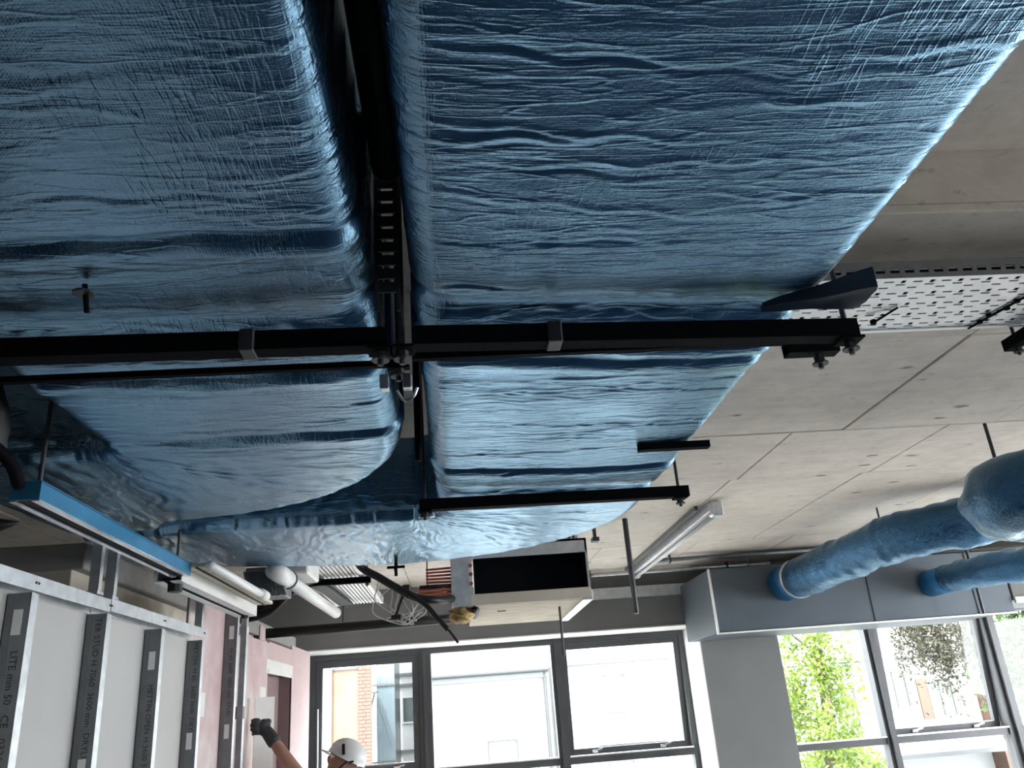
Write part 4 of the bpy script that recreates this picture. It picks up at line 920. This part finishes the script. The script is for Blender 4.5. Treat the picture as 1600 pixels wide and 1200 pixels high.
# white gabled house opposite
e = empty('white_house', (0.6, 24, -4.2), 'white house with dark gutter and pinkish roof across the street', 'building')
B().box((-1.05, 22.0, -4.2), (2.25, 25.8, 2.72)).make('wall', 'facade_white', e)
B().box((-1.10, 21.9, 2.60), (2.25, 21.999, 2.72)).make('fascia', 'facade_band', e)
B().tube([(-1.10, 21.85, 2.78), (2.25, 21.85, 2.78)], 0.06, 10).make('gutter', 'facade_line', e)
B().tube([(2.14, 21.93, -4.0), (2.14, 21.93, 2.75)], 0.045, 10).make('downpipe', 'facade_line', e)
B().prism([(21.8, 2.80), (23.9, 4.6), (25.85, 2.80)], 0, -1.1, 2.3).make('roof', 'roof_tile', e)
window(e, 0.61, 1.35, 0.2, 1.20, 22.0, 'facade_line', 'facade_white', False, 0.025)
# tall white block right of it
e = empty('white_block', (5.2, 25, -4.2), 'tall plain white block with faint window surrounds opposite', 'building')
B().box((2.6, 24.0, -4.2), (8.6, 32, 9)).make('wall', 'facade_white', e)
for x in (3.9, 5.9):
    for z in (-0.6, 1.6, 3.7): window(e, x, x+0.7, z, z+1.0, 24.0, 'facade_band', 'facade_white', False, 0.03)
for z in (2.9, 5.2): B().box((2.6, 23.93, z), (8.6, 24.0, z+0.05)).make('string_course', 'facade_band', e)
# orange brick gable with a red brick quoin strip
e = empty('brick_house', (-4, 20, -4.2), 'orange brick gable wall with red brick edge at the left pane', 'building')
B().box((-6.5, 20.0, -4.2), (-2.33, 22.5, 3.0)).make('wall', 'brick_render', e)
B().box((-6.5, 19.96, 3.0), (-2.33, 22.5, 3.05)).make('coping', 'facade_line', e)
me = None
for k in range(52):
    z = -0.9+k*0.076
    for j in range(2):
        wd = 0.17 if (k+j) % 2 == 0 else 0.11; xa = -2.325+(0 if j == 0 else (0.18 if k % 2 == 0 else 0.12))
        B().box((xa-0.0, 19.97, z), (xa+wd, 20.05, z+0.062)).make('brick', 'brick_red', e)
B().box((-2.329, 19.985, -4.2), (-2.03, 20.2, 3.06)).make('mortar', 'brick_joint', e)
B().box((-3.35, 19.9, -4.2), (-2.90, 19.955, 3.4), 0.01).make('render_pier', 'facade_cream', e)
# glass stair tower with brackets
e = empty('glass_stair_tower', (-2.0, 23, -4.2), 'pale blue glazed stair tower between brick wall and white flats', 'building')
B().box((-2.20, 23.0, -4.2), (-1.72, 25, 8)).make('wall', 'blue_glass_panel', e)
for z in (-1.0, 0.85, 2.7): B().box((-2.32, 22.95, z), (-1.7, 23.0, z+0.05)).make('floor_band', 'facade_line', e)
for z in (-0.9, 0.95): B().bar((-2.2, 22.96, z+1.6), (-1.78, 22.96, z+0.2), 0.012, 0.012).make('brace', 'facade_band', e)
for z in (0.9, 2.55):
    B().bar((-2.36, 22.85, z-0.5), (-2.20, 22.6, z), 0.04, 0.04).bar((-2.38, 22.85, z), (-2.12, 22.6, z), 0.04, 0.04).make('bracket', 'facade_line', e)
e = empty('white_flats', (-1.3, 26, -4.2), 'white block of flats with windows and balcony lines behind the tower', 'building')
B().box((-2.1, 26.0, -4.2), (-0.55, 30, 9)).make('wall', 'facade_white', e)
for z in (0.0, 1.72): window(e, -1.75, -1.0, z, z+0.75, 26.0, 'facade_white', 'far_green' if z < 1 else 'far_glass')
for z in (0.95, 2.75, 3.05): B().box((-2.1, 25.9, z), (-0.55, 26.0, z+0.07)).make('balcony_line', 'facade_line', e)
# villa across the garden, right
e = empty('white_villa', (11, 24, -4.2), 'white villa with shuttered windows behind the garden tree', 'building')
B().box((8.8, 24.0, -4.2), (14.6, 32, 6.5)).make('wall', 'facade_white', e)
for (x, z) in ((10.35, 0.75), (11.9, 1.1), (13.2, 0.8)):
    wn = window(e, x, x+0.75, z, z+1.05, 24.0, 'facade_white', 'far_glass'); B().box((x-0.30, 23.94, z), (x-0.02, 23.99, z+1.05)).make('shutter', 'shutter', e)
for z in (0.45, 2.35, 2.45): B().box((8.8, 23.9, z), (14.6, 24.0, z+0.05)).make('cornice', 'facade_band', e)
B().box((8.9, 22.6, 0.05), (14.6, 23.9, 0.30)).make('terrace_slab', 'facade_white', e); B().box((8.9, 22.5, -0.05), (14.6, 22.6, 0.04)).make('terrace_edge', 'facade_line', e)
e = empty('orange_brick_annex', (15.3, 24, -4.2), 'orange brick annex glimpsed beside the right window mullion', 'building')
B().box((14.62, 23.4, -4.2), (17.0, 27, 3.2)).make('wall', 'shutter', e); B().box((14.6, 23.3, 0.7), (17.0, 23.4, 0.95)).make('string_course', 'facade_white', e)
window(e, 15.2, 16.0, -0.6, 0.6, 23.4, 'facade_white')
# trees
def tree(name, label, base, top, lean, crown, nl, size, mat, seed, droop=False):
    r = np.random.default_rng(seed); e = empty(name, base, label, 'tree', 'trees outside the right window')
    bx_, by_, bz_ = base
    tb_ = B().tube(smooth_path([base, (bx_+lean*0.3, by_, (bz_+top)/2), (bx_+lean, by_, top)], 6), [0.09*(1-i/14)+0.012 for i in range(13)], 8)
    for k in range(9):
        t = r.uniform(0.45, 0.95); p = Vector((bx_+lean*t*t, by_, bz_+(top-bz_)*t)); a = r.uniform(0, 2*PI); l = r.uniform(.4, .9)
        tb_.tube([p, p+Vector((math.cos(a)*l*.5, math.sin(a)*l*.5, l*.5)), p+Vector((math.cos(a)*l*.8, math.sin(a)*l*.8, l))], [0.03, 0.018, 0.006], 6)
    tb_.make('trunk', 'bark', e)
    c, rad = crown; V = []; F = []
    # leaves gather in clusters
    cl = []
    for k in range(70):
        d = r.normal(size=3); d /= np.linalg.norm(d); cl.append(np.array(c)+d*np.array(rad)*r.uniform(.25, 1)**0.6)
    for k in range(nl):
        q = cl[r.integers(len(cl))]; p = q+r.normal(size=3)*np.array(rad)*0.13*(np.array([.6, .6, 2.2]) if droop else 1)
        d1 = r.normal(size=3); d1 /= np.linalg.norm(d1); d2 = np.cross(d1, r.normal(size=3)); d2 /= np.linalg.norm(d2); s = size*r.uniform(.6, 1.3)
        n0 = len(V); V += [p-d1*s, p-d1*s*.1+d2*s*.45, p+d1*s, p-d1*s*.1-d2*s*.45]; F.append((n0, n0+1, n0+2, n0+3))
    o = mesh('foliage', V, F, mat, e); o['kind'] = 'stuff'
    return e
tree('young_tree', 'young lime green tree close outside the right window', (5.5, 14.2, -4.2), 3.4, 0.75, ((5.95, 14.2, 1.7), (0.66, 0.7, 1.75)), 4200, 0.055, 'leaf_lime', 1)
tree('willow', 'drooping olive green tree in front of the villa', (12.15, 19.0, -4.2), 4.6, -0.2, ((11.1, 18.7, 3.1), (1.35, 1.0, 1.45)), 14000, 0.05, 'leaf_olive', 2, True)
tree('broad_tree', 'dense green tree filling the pane at the right edge', (11.2, 16.5, -4.2), 4.0, 0.2, ((11.5, 16.5, 1.8), (1.35, 1.0, 2.4)), 8000, 0.075, 'leaf_green', 3)
tree('low_shrub', 'low lime green shrub below the young tree', (7.0, 16.2, -4.2), 0.6, 0.1, ((7.0, 16.2, 0.2), (0.9, 0.6, 0.75)), 2600, 0.055, 'leaf_lime', 4)
